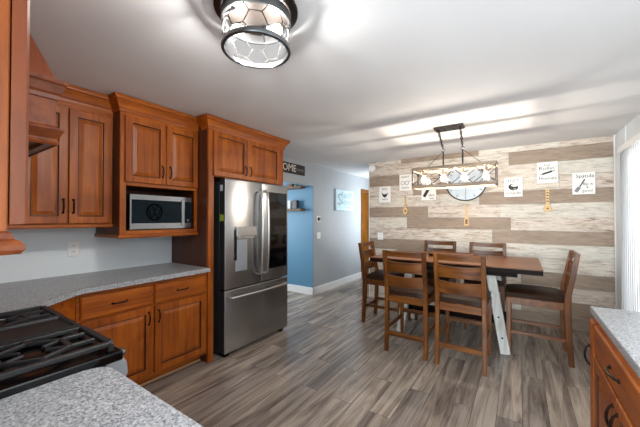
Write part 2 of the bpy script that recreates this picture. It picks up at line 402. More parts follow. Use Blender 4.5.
# plank wall
rowh = 0.1790
z_top = onY(614.4, 141.3, YB).z
bm = B(); box(bm, PLX0, XR + .12, YB + .02, YB + .12, 0, ZC, mi=4)
xe = XR - .02
def ux(u): return onY(u, 219, YB).x
W_, R_, BR, G_ = 0, 1, 2, 3
rows = [  # u of each joint, material of the plank that starts there
    [(369.5, W_), (401, BR), (479, W_), (560, R_)],
    [(369.5, R_), (430, W_), (509, BR)],
    [(369.5, BR), (402, W_), (470, R_), (545, G_)],
    [(369.5, R_), (413, BR), (463, W_), (560, R_)],
    [(369.5, W_), (440, G_), (479.5, BR)],
    [(369.5, BR), (428, R_), (500, G_)],
    [(369.5, W_), (407, BR), (511, R_)],
    [(369.5, R_), (430, W_), (492, BR)],
    [(369.5, BR), (428, W_), (520, G_)],
    [(369.5, G_), (450, R_), (535, W_)],
    [(369.5, W_), (440, R_), (520, BR)],
    [(369.5, BR), (460, W_), (545, R_)],
    [(369.5, W_), (430, G_), (520, BR)],
    [(369.5, W_), (480, BR)],
]
for i, r in enumerate(rows):
    zt = ZC if i == 0 else z_top - rowh * (i - 1); zb = max(0.0, z_top - rowh * i)
    if zt <= 0.002: break
    for j, (u, m) in enumerate(r):
        x0 = ux(u); x1 = ux(r[j + 1][0]) if j + 1 < len(r) else xe
        box(bm, x0 + .0008, x1 - .0008, YB, YB + .02, zb + .001, zt - .001, .0012, m)
struct('wall_back', bm, ['pl_white', 'pl_rose', 'pl_brown', 'pl_grey', 'white'])
bm = B(); box(bm, xe, XR - .008, YB - .012, YB + .02, 0, ZC, .002); struct('trim_1', bm, 'white')
bm = B(); box(bm, PLX0 - .012, PLX0 - .0005, YB - .004, YB + .12, 0, ZC, .002); struct('trim_2', bm, 'white')
# base boards
def baseboard(name, x0, x1, y0, y1):
    bm = B(); box(bm, x0, x1, y0, y1, 0, .135, .004); struct(name, bm, 'white')
baseboard('baseboard_left', XL, XL + .016, OPEN1 - .016, 6.36)
baseboard('baseboard_side_room', -4.8, XL + .016, OPEN1 - .016, OPEN1)
# hall door in the grey wall
bm = B(); box(bm, XL - .07, XL - .03, 6.42, 7.25, 0, 2.03, .003)
for (a, b, c, d) in ((6.52, 6.8, .2, .9), (6.87, 7.15, .2, .9), (6.52, 6.8, 1.05, 1.85), (6.87, 7.15, 1.05, 1.85)):
    rectloft(bm, (XL - .03, a, c), Y1, Z1, X1, b - a, d - c, [(0, -.002, 0), (0, .004, 0), (.02, .012, 0), (.05, .008, 0)])
box(bm, XL - .001, XL + .018, 6.36, 6.42, 0, 2.09, .003); box(bm, XL - .001, XL + .018, 7.25, 7.31, 0, 2.09, .003); box(bm, XL - .001, XL + .018, 6.42, 7.25, 2.03, 2.09, .003)
struct('door_1', bm, 'door_gold')

# ------------------------------------------------------------------ cabinets
DOOR = [(0, 0, 0), (0, .017, 0), (.004, .021, 0), (.052, .021, 0), (.057, .010, 1), (.0605, .0095, 1), (.088, .019, 0)]
DRAW = [(0, 0, 0), (0, .015, 0), (.008, .021, 0), (.02, .021, 0)]
AX = {'X': (Y1, Z1, X1), 'Y': (-X1, Z1, Y1), '-X': (-Y1, Z1, -X1)}
def pull(parent, centre, along, out, span=.096, mat='bronze'):
    if out.x < -.5 and abs(along.y) > .5: span = .128
    c, al, ou = Vector(centre), Vector(along), Vector(out); bm = B(); pts = []
    for k in range(11):
        a = k / 10; pts.append(c + al * (span * (a - .5) * (1.0)) + ou * (.004 + .017 * math.sin(PI * a) ** .6))
    tube(bm, pts, [.0055 if 2 < k < 8 else .0045 for k in range(11)], 8)
    for s in (-1, 1): lathe(bm, [(.009, 0), (.009, .004), (.006, .007)], c + al * (s * span / 2), 10, ou)
    return obj('handle', bm, mat, parent, True, 60)
def door(parent, face, x, a0, a1, z0, z1, mat='cab_v', hnd=None, prof=DOOR, name='door', hz=None):
    """a0..a1 along the wall; face 'X' looks to +X, 'Y' to +Y, '-X' to -X"""
    ua, ub, un = AX[face]; bm = B()
    o = {'X': (x, a0, z0), 'Y': (a1, x, z0), '-X': (x, a1, z0)}[face]
    rectloft(bm, o, ua, ub, un, a1 - a0, z1 - z0, prof)
    d = obj(name, bm, [mat, 'glaze'], parent, True)
    if hnd is not None:
        a, z, al = hnd
        p = {'X': (x + .021, a, z), 'Y': (a, x + .021, z), '-X': (x - .021, a, z)}[face]
        pull(d, p, Z1 if al == 'Z' else ua, un)
    return d
CROWN = [(0, -.115), (.008, -.115), (.012, -.095), (.016, -.09), (.024, -.07), (.044, -.035), (.056, -.028), (.058, -.016), (.066, -.008), (.066, 0), (0, 0)]
def crown(parent, path, ztop, k=1.0, mat='cab_y'):
    bm = B(); sweep(bm, path, [(o * k, ztop + z * k) for o, z in CROWN]); return obj('crown_moulding', bm, mat, parent, True)
CT = 2.368
# --- tall fridge surround with its over-fridge cupboard
FY0, FY1 = 1.775, 2.985
t = thing('fridge_cabinet', 'stained wood cupboard over the fridge with tall side panel down to floor', 'cabinet', (-2.8, 2.35, 0))
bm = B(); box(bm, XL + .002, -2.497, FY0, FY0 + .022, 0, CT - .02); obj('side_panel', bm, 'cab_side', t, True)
bm = B(); box(bm, -2.52, -2.492, FY0 - .001, FY0 + .062, 0, CT - .02, .002); obj('front_stile', bm, 'cab_v', t, True)
cz0, cz1 = 1.80, 2.262
bm = B(); box(bm, XL + .002, -2.512, FY0 + .022, FY1 - .12, cz0, CT - .02); box(bm, -2.512, -2.494, FY0 + .062, FY1 - .12, cz0, CT - .02, .002)
obj('body', bm, 'cab_v', t, True)
ymid = onX(247, 180, -2.49).y; d0, d1 = 1.825, 2.78
door(t, 'X', -2.494, d0, ymid - .003, cz0 + .006, cz1 - .012, hnd=(ymid - .035, cz0 + .1, 'Z'))
door(t, 'X', -2.494, ymid + .003, d1, cz0 + .006, cz1 - .012, hnd=(ymid + .035, cz0 + .1, 'Z'))
crown(t, [(-2.60, FY0), (-2.494, FY0), (-2.494, FY1 - .12), (XL + .003, FY1 - .12)], CT)

# --- microwave cabinet
MX, MY0, MY1, MZ0 = -2.667, 1.082, FY0 - .002, 1.235
t = thing('microwave_cabinet', 'stained wood wall cupboard with open niche holding the microwave', 'cabinet', (-2.9, 1.43, MZ0))
bm = B(); w = .02; yo0, yo1 = 1.128, 1.742; zo0, zo1 = 1.285, 1.655
box(bm, XL + .002, MX - .018, MY0, MY0 + .018, MZ0, CT - .02, mi=1); box(bm, XL + .002, MX - .018, MY1 - .018, MY1, MZ0, CT - .02, mi=1)
box(bm, XL + .002, MX - .018, MY0 + .018, MY1 - .018, MZ0 + .01, zo0 - .006, mi=1); box(bm, XL + .002, MX - .018, MY0 + .018, MY1 - .018, zo1, CT - .03, mi=1)
box(bm, XL + .002, XL + .012, MY0 + .018, MY1 - .018, zo0 - .006, zo1, mi=1)
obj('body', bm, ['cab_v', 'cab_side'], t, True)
for (a, b) in ((MY0, yo0), (yo1, MY1)):
    bm = B(); box(bm, MX - .018, MX, a, b, MZ0, CT - .02, .002); obj('stile', bm, 'cab_v', t, True)
for (a, b) in ((MZ0, zo0), (zo1, 1.70), (2.22, CT - .02)):
    bm = B(); box(bm, MX - .018, MX, yo0, yo1, a, b, .002); obj('rail', bm, 'cab_y', t, True)
bm = B(); sweep(bm, [(XL + .003, MY0), (MX, MY0), (MX, MY1)], [(0, MZ0 - .012), (.008, MZ0 - .012), (.012, MZ0 - .004), (.012, MZ0 + .014), (0, MZ0 + .02)]); obj('light_rail', bm, 'cab_y', t, True)
ym = onX(165, 150, MX).y
door(t, 'X', MX, 1.112, ym - .002, 1.685, 2.225, hnd=(ym - .035, 1.80, 'Z'))
door(t, 'X', MX, ym + .002, 1.765, 1.685, 2.225, hnd=(ym + .035, 1.80, 'Z'))
crown(t, [(XL + .003, MY0), (MX, MY0), (MX, MY1)], CT, 1.0)

# --- left wall cupboard (runs on behind the hood into the corner)
LX, LY0, LY1, LZ0 = -2.80, .515, MY0 - .002, 1.325
t = thing('wall_cabinet', 'stained wood two-door wall cupboard in the corner left of the microwave', 'cabinet', (-2.95, .6, LZ0))
bm = B(); box(bm, XL + .002, LX - .018, YN + .002, LY1, LZ0, CT - .02); box(bm, LX - .018, LX, LY0, LY1, LZ0, CT - .02, .002); box(bm, XL + .3, -1.97, YN + .002, .1, LZ0, CT - .02)
obj('body', bm, 'cab_v', t, True)
bm = B(); sweep(bm, [(-1.97, .1), (LX, .1), (LX, LY1)][1:], [(0, LZ0 - .012), (.01, LZ0 - .012), (.014, LZ0 - .004), (.014, LZ0 + .012), (0, LZ0 + .018)]); obj('light_rail', bm, 'cab_y', t, True)
ym = onX(67.2, 190, LX).y; 
door(t, 'X', LX, LY0 + .012, ym - .003, LZ0 + .022, 2.205, hnd=(ym - .03, LZ0 + .15, 'Z'))
door(t, 'X', LX, ym + .003, LY1 - .016, LZ0 + .022, 2.205, hnd=(ym + .03, LZ0 + .15, 'Z'))
bm = B(); box(bm, LX, LX + .004, .1, LY1, 2.225, 2.262); obj('fascia', bm, 'cab_y', t, True)
crown(t, [(LX, .1), (LX, LY1)], CT, 1.0)

# --- wall cupboard at the camera's left, right of the hood
t = thing('wall_cabinet', 'stained wood wall cupboard at the left picture edge, beside the hood', 'cabinet', (-.85, -.05, 1.35))
SX = -.65; SYF = onX(8, 219, SX).y
bm = B(); box(bm, -1.11, SX, YN + .002, SYF, 1.355, CT - .005, .002); obj('body', bm, 'cab_v', t, True)
d = door(t, 'Y', SYF + .002, -1.105, SX - .002, 1.372, CT - .03, 'cab_shade', hnd=(-1.06, 1.5, 'Z'))
bm = B(); sweep(bm, [(-1.11, SYF), (SX, SYF), (SX, YN + .003)][::-1], [(-.0, 1.328), (.012, 1.326), (.0165, 1.333), (.0165, 1.340), (.012, 1.346), (.006, 1.350), (.004, 1.358), (0, 1.362)][::1])
obj('light_rail', bm, 'cab_shade_x', t, True)

# --- range hood in matching wood
HX0, HX1 = -1.915, -1.165
t = thing('range_hood', 'stained wood range hood with tapering chimney above the black range', 'range hood', (-1.54, -.2, 1.6))
bm = B(); box(bm, HX0, HX1, YN + .002, .298, 1.62, 1.797, .001)
obj('body', bm, 'cab_shade_x', t, True)
bm = B(); box(bm, HX0 + .06, HX1 - .06, YN + .03, .25, 1.613, 1.622); obj('filter', bm, 'black', t, True, label='black underside filter')
bm = B()   # open skirt below the panel
for (a, b, c, d_) in ((HX0, HX0 + .02, YN + .002, .3), (HX1 - .02, HX1, YN + .002, .3), (HX0, HX1, .278, .298)): box(bm, a, b, c, d_, 1.606, 1.66)
obj('skirt', bm, 'cab_shade_x', t, True)
PATH = [(HX0, YN + .003), (HX0, .298), (HX1, .298), (HX1, YN + .003)]
def rsweep(name, prof):
    bm = B(); sweep(bm, PATH, prof)
    return obj(name, bm, 'cab_shade_x', t, True)
rsweep('lower_moulding', [(0, 1.602), (-.004, 1.602), (-.008, 1.608), (-.004, 1.616), (-.004, 1.620), (-.012, 1.636), (-.017, 1.646), (-.016, 1.652), (-.006, 1.655), (0, 1.66)])
rsweep('upper_moulding', [(0, 1.738), (-.004, 1.740), (-.006, 1.752), (-.010, 1.758), (-.018, 1.780), (-.022, 1.786), (-.022, 1.797), (0, 1.799)])
bm = B(); a = [(HX0, YN + .003), (HX0, .30), (HX1, .30), (HX1, YN + .003)]; b = [(HX0 + .12, YN + .003), (HX0 + .12, .05), (HX1 - .12, .05), (HX1 - .12, YN + .003)]
va = [bm.verts.new((x, y, 1.797)) for x, y in a]; vb = [bm.verts.new((x, y, CT)) for x, y in b]
bm.faces.new(va[::-1]); bm.faces.new(vb)
for i in range(4): bm.faces.new((va[i], va[(i + 1) % 4], vb[(i + 1) % 4], vb[i]))
obj('chimney', bm, 'cab_shade', t, True)

# --- base cabinets on the left wall
BX = -2.505
t = thing('base_cabinet', 'stained wood base unit with two drawers and two doors left of the fridge', 'cabinet', (-2.8, 1.27, 0))
by0, by1 = .755, FY0 - .003
bm = B(); box(bm, XL + .002, BX - .02, by0, by1, .09, .874); obj('body', bm, 'cab_v', t, True)
bm = B(); box(bm, BX - .02, BX, by0, by1, .09, .875, .002); obj('face_frame', bm, 'cab_y', t, True)
bm = B(); box(bm, -2.66, -2.61, by0, by1, 0, .1, .002); obj('toe_kick', bm, 'cab_y', t, True)
bm = B(); box(bm, -2.611, -2.598, by0, by1, 0, .018, .004); obj('shoe_moulding', bm, 'shoe', t, True, label='pale wood shoe moulding')
ys = [onX(80.5, 300, BX).y, onX(152.2, 300, BX).y, onX(154.5, 300, BX).y, onX(205.2, 300, BX).y]
zt0, zt1 = onX(154.5, 303.8, BX).z, onX(154.5, 284.2, BX).z
print('drawers', ys, zt0, zt1)
for (a, b, s) in ((ys[0], ys[1], 1), (ys[2], ys[3], -1)):
    door(t, 'X', BX, a, b, zt0 + .004, zt1, 'cab_y', ((a + b) / 2, (zt0 + zt1) / 2, 'Y'), DRAW, 'drawer')
    door(t, 'X', BX, a, b, .125, zt0 - .012, 'cab_v', (b - .03 if s > 0 else a + .03, zt0 - .10, 'Z'))
# --- diagonal corner base unit
t = thing('corner_cabinet', 'plain stained wood diagonal corner base unit beside the range', 'cabinet', (-2.6, .3, 0))
bm = B(); prism(bm, [(XL + .002, YN + .003), (XL + .002, by0 - .003), (BX, by0 - .003), (-2.215, .435), (-1.91, .405), (-1.91, YN + .003)], .09, .874); obj('body', bm, 'cab_x', t, True)
bm = B(); prism(bm, [(-2.9, YN + .01), (-2.9, by0 - .12), (-2.62, by0 - .12), (-2.3, .36), (-1.95, .33), (-1.95, YN + .01)], 0, .089); obj('toe_kick', bm, 'cab_x', t, True)
# --- countertops
ZT = .914
bm = B(); prism(bm, [(XL + .001, YN + .001), (XL + .001, FY0 - .002), (-2.455, FY0 - .002), (-2.455, .79), (-2.44, .745), (-2.20, .475), (-2.16, .462), (-1.898, .437), (-1.898, YN + .001)], ZT - .038, ZT, .006)
single('countertop', bm, 'granite', 'grey speckled L-shaped worktop running along wall to the fridge', 'countertop', (-2.8, 1.0, ZT - .038))
pts = [(-1.118, YN + .001), (-1.118, .34)] + [(-1.063 - .055 * math.cos(k * PI / 12), .36 + .055 * math.sin(k * PI / 12)) for k in range(0, 7)] + [(-.44, .415), (-.44, YN + .001)]
bm = B(); prism(bm, pts, ZT - .038, ZT, .005)
single('countertop', bm, 'granite', 'grey speckled worktop in the near left corner beside the range', 'countertop', (-.8, .1, ZT - .038))
t = thing('base_cabinet', 'stained wood base unit under the near left worktop beside the range', 'cabinet', (-.8, .08, 0))
bm = B(); box(bm, -1.112, -.46, YN + .003, .36, .09, .875); box(bm, -1.112, -.46, YN + .003, .31, 0, .09); obj('body', bm, 'cab_v', t, True)
door(t, 'Y', .36, -1.10, -.47, .70, .86, 'cab_x', (-.785, .78, 'X'), DRAW, 'drawer')
door(t, 'Y', .36, -1.10, -.79, .12, .69, hnd=(-.82, .6, 'Z')); door(t, 'Y', .36, -.785, -.47, .12, .69, hnd=(-.755, .6, 'Z'))
# --- right-hand counter
bm = B(); prism(bm, [(.305, -.25), (.305, 2.144), (XR - .002, 2.144), (XR - .002, -.25)], ZT - .038, ZT, .006)
single('countertop', bm, 'granite', 'grey speckled worktop at the right edge of the picture', 'countertop', (.6, 1, ZT - .038))
RX = .315
def right_unit(label, y0, y1, end=False):
    t = thing('base_cabinet', label, 'cabinet', (.6, (y0 + y1) / 2, 0))
    bm = B(); box(bm, RX + .02, XR - .004, y0, y1, .09, .874); box(bm, RX, RX + .02, y0, y1, .09, .874, .002); obj('body', bm, 'cab_v', t, True)
    bm = B(); box(bm, RX + .08, XR - .004, y0 + .002, y1 - (.06 if end else 0), 0, .089); obj('toe_kick', bm, 'cab_v', t, True)
    a, b = y0 + .02, y1 - (.125 if end else .02)
    door(t, '-X', RX, a, b, .715, .858, 'cab_y', ((a + b) / 2, .787, 'Y'), DRAW, 'drawer'); m = (a + b) / 2
    door(t, '-X', RX, m + .003, b, .12, .70, hnd=(m + .035, .6, 'Z')); door(t, '-X', RX, a, m - .003, .12, .70, hnd=(m - .035, .6, 'Z'))
    return t
t = right_unit('stained wood base unit at the far end of the right-hand worktop', 1.16, 2.11, True)
door(t, '-X', RX, 2.004, 2.104, .12, .858, hnd=(2.085, .672, 'Z'), prof=DRAW)
right_unit('stained wood base unit of the right-hand worktop nearest the camera', .40, 1.155)

# ------------------------------------------------------------------ range
RG0, RG1, RYF = -1.888, -1.121, .468
t = thing('range', 'black gas range with cast iron grates and steel front between worktops', 'stove', (-1.5, .1, 0))
bm = B(); box(bm, RG0, RG1, YN + .01, .42, .03, .905, .003); obj('body', bm, 'steel_dark', t, True)
bm = B(); box(bm, RG0 - .004, RG1 + .004, YN + .01, RYF, .905, .938, .006, seg=2); obj('cooktop', bm, 'black', t, True)
bm = B()
prof = [(.42, .80), (.455, .80), (.484, .855), (.48, .895), (RYF, .912), (.42, .912)]
A = [bm.verts.new((RG0, y, z)) for y, z in prof]; D = [bm.verts.new((RG1, y, z)) for y, z in prof]
bm.faces.new(A); bm.faces.new(D[::-1])
for i in range(6): bm.faces.new((A[i], A[(i + 1) % 6], D[(i + 1) % 6], D[i]))
obj('control_panel', bm, 'satin', t, True)
bm = B(); box(bm, RG0 + .01, RG1 - .01, .42, .455, .28, .78, .005); box(bm, RG0 + .12, RG1 - .12, .455, .457, .38, .66, mi=1); dd = obj('oven_door', bm, ['steel', 'gloss_black'], t, True)
bm = B(); tube(bm, [(RG0 + .06, .455, .74), (RG0 + .06, .50, .74), (RG1 - .06, .50, .74), (RG1 - .06, .455, .74)], .011, 10); obj('handle', bm, 'steel', dd, True, 50)
bm = B(); box(bm, RG0 + .01, RG1 - .01, .42, .45, .07, .26, .005); obj('drawer', bm, 'steel', t, True)
for x in (-1.80, -1.655, -1.505, -1.355, -1.205):
    bm = B(); lathe(bm, [(.022, 0), (.022, .005), (.017, .008), (.015, .024), (.012, .027)], (x, .482, .893), 20, (0, 1, .2)); obj('knob', bm, 'nickel', t, True, 40)
def grate(x0, x1, centre):
    bm = B(); y0, y1, z = -.17, .438, .964; w = .022
    for (a, b) in (((x0, y0), (x1, y0)), ((x0, y1), (x1, y1)), ((x0, y0), (x0, y1)), ((x1, y0), (x1, y1)), ((x0, (y0 + y1) / 2), (x1, (y0 + y1) / 2))):
        bar(bm, (a[0], a[1], z), (b[0], b[1], z), w, .016, (1, 0, 0) if a[0] == b[0] else (0, 1, 0), .003)
    for (x, y) in ((x0, y0), (x1, y0), (x0, y1), (x1, y1), (x0, .13), (x1, .13)): box(bm, x - .009, x + .009, y - .009, y + .009, .938, z + .004, .003)
    for cy in (-.02, .275):        # six-sided ring round each burner, with fingers
        cx = (x0 + x1) / 2; R = .092
        P6 = [(cx + R * math.cos(k * PI / 3), cy + R * math.sin(k * PI / 3)) for k in range(6)]
        for k in range(6): bar(bm, (*P6[k], z), (*P6[(k + 1) % 6], z), .014, .016, (0, 0, 1), .003)
        for k in (0, 3): bar(bm, (*P6[k], z), (x1 if k == 0 else x0, P6[k][1], z), .014, .016, (0, 0, 1), .003)
        for k in (1, 2, 4, 5):
            bar(bm, (*P6[k], z), (P6[k][0], cy + (.147 if k < 3 else -.147), z), .014, .016, (0, 0, 1), .003)
            bar(bm, (*P6[k], z), (cx + .03 * math.cos(k * PI / 3), cy + .03 * math.sin(k * PI / 3), z), .011, .014, (0, 0, 1), .003)
    return obj('grate', bm, 'iron', t, True)
grate(-1.395, -1.142, 0); grate(-1.872, -1.625, 0)
bm = B(); box(bm, -1.612, -1.408, -.17, .438, .955, .966, .004); rectloft(bm, (-1.612, -.17, .966), X1, Y1, Z1, .204, .608, [(0, -.002, 0), (0, .010, 0), (.012, .010, 0), (.018, .001, 0)])
for x in (-1.60, -1.42):
    for y in (-.15, .40): box(bm, x - .008, x + .008, y - .008, y + .008, .938, .956)
obj('griddle', bm, 'iron', t, True)
for cx in (-1.2685, -1.7485):
    for cy, r in ((-.02, .036), (.275, .046)):
        bm = B(); lathe(bm, [(r * 1.45, .938), (r * 1.4, .944), (r * 1.0, .948)], (cx, cy, 0), 24); lathe(bm, [(r * .8, .947), (r, .949), (r, .954), (r * .85, .957), (r * .3, .958)], (cx, cy, 0), 24, mi=1); obj('burner', bm, ['nickel', 'black'], t, True, 40)
for x in (RG0 + .05, RG1 - .05):
    for y in (YN + .06, .37): bm = B(); lathe(bm, [(.018, 0), (.018, .03)], (x, y, 0), 10); obj('foot', bm, 'black', t, True)

# ------------------------------------------------------------------ fridge
FX, F0, F1, FH = -2.42, 1.912, 2.868, 1.785
t = thing('refrigerator', 'stainless steel french-door fridge with dark glass panel and ice dispenser', 'refrigerator', (-2.78, 2.39, 0))
bm = B(); box(bm, XL + .03, -2.515, F0 + .006, F1 - .006, .04, FH - .03, .004); obj('body', bm, 'steel_dark', t, True)
fm = (F0 + F1) / 2 + .02; zs = onX(225, 291, FX).z; print('fridge split', zs, fm)
def fdoor(name, y0, y1, z0, z1):
    bm = B(); box(bm, -2.505, FX, y0, y1, z0, z1, .010, seg=3); bm.normal_update()
    for f in bm.faces:
        if abs(f.normal.y) > .95: f.material_index = 1
    return obj(name, bm, ['steel', 'steel_dark'], t, True, 35)
dl = fdoor('door', F0, fm - .003, zs + .006, FH); dr = fdoor('door', fm + .003, F1, zs + .006, FH); dw = fdoor('freezer_drawer', F0, F1, .045, zs - .006)
def arc_handle(parent, pts, r=.015):
    bm = B(); tube(bm, pts, r, 10); obj('handle', bm, 'chrome', parent, True, 60)
for yy, dd in ((fm - .045, dl), (fm + .045, dr)):
    z0, z1 = zs + .10, FH - .09
    arc_handle(dd, [(FX - .002, yy, z0)] + [(FX + .05 + .018 * math.sin(PI * k / 10), yy, z0 + .02 + (z1 - z0 - .04) * k / 10) for k in range(11)] + [(FX - .002, yy, z1)])
arc_handle(dw, [(FX - .002, F0 + .05, zs - .075)] + [(FX + .045 + .025 * math.sin(PI * k / 10), F0 + .06 + (F1 - F0 - .12) * k / 10, zs - .075) for k in range(11)] + [(FX - .002, F1 - .05, zs - .075)], .014)
# dispenser
a, b = onX(234, 227, FX), onX(257, 269, FX); gy0, gy1, gz1, gz0 = a.y, b.y, a.z, b.z
bm = B(); rectloft(bm, (FX, gy0, gz0), Y1, Z1, X1, gy1 - gy0, gz1 - gz0, [(0, -.001, 0), (0, .003, 0), (.008, .003, 0), (.012, -.0005, 1)]); ds = obj('dispenser', bm, ['steel', 'steel_dark'], dl, True)
bm = B(); box(bm, FX + .001, FX + .022, gy0 + .02, gy1 - .004, gz1 - .095, gz1 + .004, .003); box(bm, FX + .001, FX + .014, gy0 + .06, gy1 - .05, gz1 - .125, gz1 - .096, .002)
obj('dispenser_control', bm, 'chrome', dl, True)
bm = B(); box(bm, FX + .0005, FX + .012, gy0 + .004, gy0 + .03, gz0 + .13, gz1 - .03, .002); obj('dispenser_trim', bm, 'black', dl, True)
bm = B(); box(bm, FX + .0005, FX + .006, gy0 + .016, gy0 + (gy1 - gy0) * .55, gz0 + .016, gz1 - .13, .002); obj('dispenser_paddle', bm, 'satin', dl, True)
a, b = onX(267.5, 192, FX), onX(287, 265, FX)
bm = B(); box(bm, FX - .001, FX + .003, a.y, min(b.y, F1 - .025), b.z, a.z, .001); obj('glass_panel', bm, 'gloss_black', dr, True)
bm = B(); box(bm, -2.514, -2.506, F0 + .03, F1 - .03, .05, FH - .05); obj('gasket', bm, 'black', t, True)
bm = B(); box(bm, -2.50, -2.44, F0 - .0012, F0, 1.36, 1.425); obj('sticker', bm, 'label_g', dl, True, label='green energy sticker')
bm = B(); box(bm, -2.495, -2.455, F0 - .0012, F0, 1.66, 1.72); obj('sticker', bm, 'label_w', dl, True, label='pale sticker')
for y in (F0 + .06, F1 - .08):
    bm = B(); box(bm, -2.55, -2.45, y - .03, y + .03, 0, .045, .004); obj('foot', bm, 'black', t, True)

# ------------------------------------------------------------------ microwave
t = thing('microwave', 'stainless and black microwave in the open niche of the wall cupboard', 'microwave', (-2.86, 1.44, zo0 - .006))
mx = -2.69; m0, m1 = onX(129.5, 212, mx).y, onX(191.5, 212, mx).y; mz0, mz1 = zo0 + .006, zo0 + .006 + .300
bm = B(); box(bm, XL + .03, mx - .03, m0 + .004, m1 - .004, zo0 + .006, mz1 - .003, .003)
for y in (m0 + .04, m1 - .04): box(bm, mx - .1, mx - .06, y - .02, y + .02, zo0 - .005, zo0 + .008)
obj('body', bm, 'steel_dark', t, True)
bm = B(); box(bm, mx - .03, mx, m0, m1, mz0, mz1, .003); fr = obj('front_frame', bm, 'steel', t, True)
bm = B(); box(bm, mx, mx + .004, m0 + .016, m1 - .002, mz0 + .052, mz1 - .046, .001); gl = obj('door_glass', bm, 'screen', t, True)
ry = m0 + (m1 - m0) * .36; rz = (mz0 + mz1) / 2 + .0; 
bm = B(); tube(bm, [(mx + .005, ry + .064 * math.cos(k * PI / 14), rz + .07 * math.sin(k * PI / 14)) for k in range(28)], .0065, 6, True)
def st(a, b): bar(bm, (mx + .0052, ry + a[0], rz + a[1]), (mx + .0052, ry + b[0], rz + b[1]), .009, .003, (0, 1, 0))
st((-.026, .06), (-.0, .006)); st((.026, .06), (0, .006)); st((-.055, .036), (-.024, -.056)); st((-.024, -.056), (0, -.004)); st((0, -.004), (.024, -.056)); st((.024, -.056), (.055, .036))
obj('reflected_emblem', bm, 'matte', t, True, label='reflection of a round two-letter mark, modelled on the glass')  # reflection in the door glass, built as a raised dark mark
bm = B(); box(bm, mx + .004, mx + .006, m1 - .105, m1 - .075, mz0 + .03, mz1 - .03, .001); obj('door_pull', bm, 'steel', t, True)
bm = B(); lathe(bm, [(.012, 0), (.012, .006), (.009, .008)], (mx + .004, m1 - .04, mz0 + .075), 14, X1); obj('knob', bm, 'nickel', t, True)

# ------------------------------------------------------------------ dining table
TX0, TX1, TY0, TY1, TZ = -1.548, .167, 3.385, 4.39, .914
t = thing('dining_table', 'long counter-height wooden table with dark edge on whitewashed trestle legs', 'table', ((TX0 + TX1) / 2, (TY0 + TY1) / 2, 0))
bm = B(); box(bm, TX0, TX1, TY0, TY1, TZ - .012, TZ, .003); obj('tabletop', bm, 'table_top', t, True)
bm = B(); box(bm, TX0 + .002, TX1 - .002, TY0 + .002, TY1 - .002, TZ - .055, TZ - .0125, .003); obj('edge_band', bm, 'table_dark', t, True)
bm = B(); box(bm, TX0 + .2, TX1 - .2, TY0 + .12, TY1 - .12, TZ - .11, TZ - .056); obj('apron', bm, 'table_dark', t, True)
for sx, xf, xt in ((1, -.14, -.27), (-1, -1.24, -1.11)):
    for yy in (3.60, 4.17):
        bm = B(); bar(bm, (xf, yy, .0), (xt, yy, TZ - .09), .088, .05, (1, 0, 0), .004)
        for s in (.2, .45): 
            c = Vector((xf, yy, 0)).lerp(Vector((xt, yy, TZ - .09)), s); lathe(bm, [(.009, 0), (.009, .004)], c - Y1 * .028, 10, -Y1, mi=1)
        bmesh.ops.bisect_plane(bm, geom=bm.verts[:] + bm.edges[:] + bm.faces[:], plane_co=(0, 0, .001), plane_no=(0, 0, -1), clear_outer=True)
        obj('leg', bm, ['whitewash', 'black'], t, True)
    bm = B(); xm = xf + (xt - xf) * .28; box(bm, xm - .03, xm + .03, 3.62, 4.15, .21, .29, .003); obj('trestle_rail', bm, 'table_dark', t, True)
bm = B(); box(bm, -1.21, -.17, 3.85, 3.93, .22, .29, .004); obj('stretcher', bm, 'table_dark', t, True)

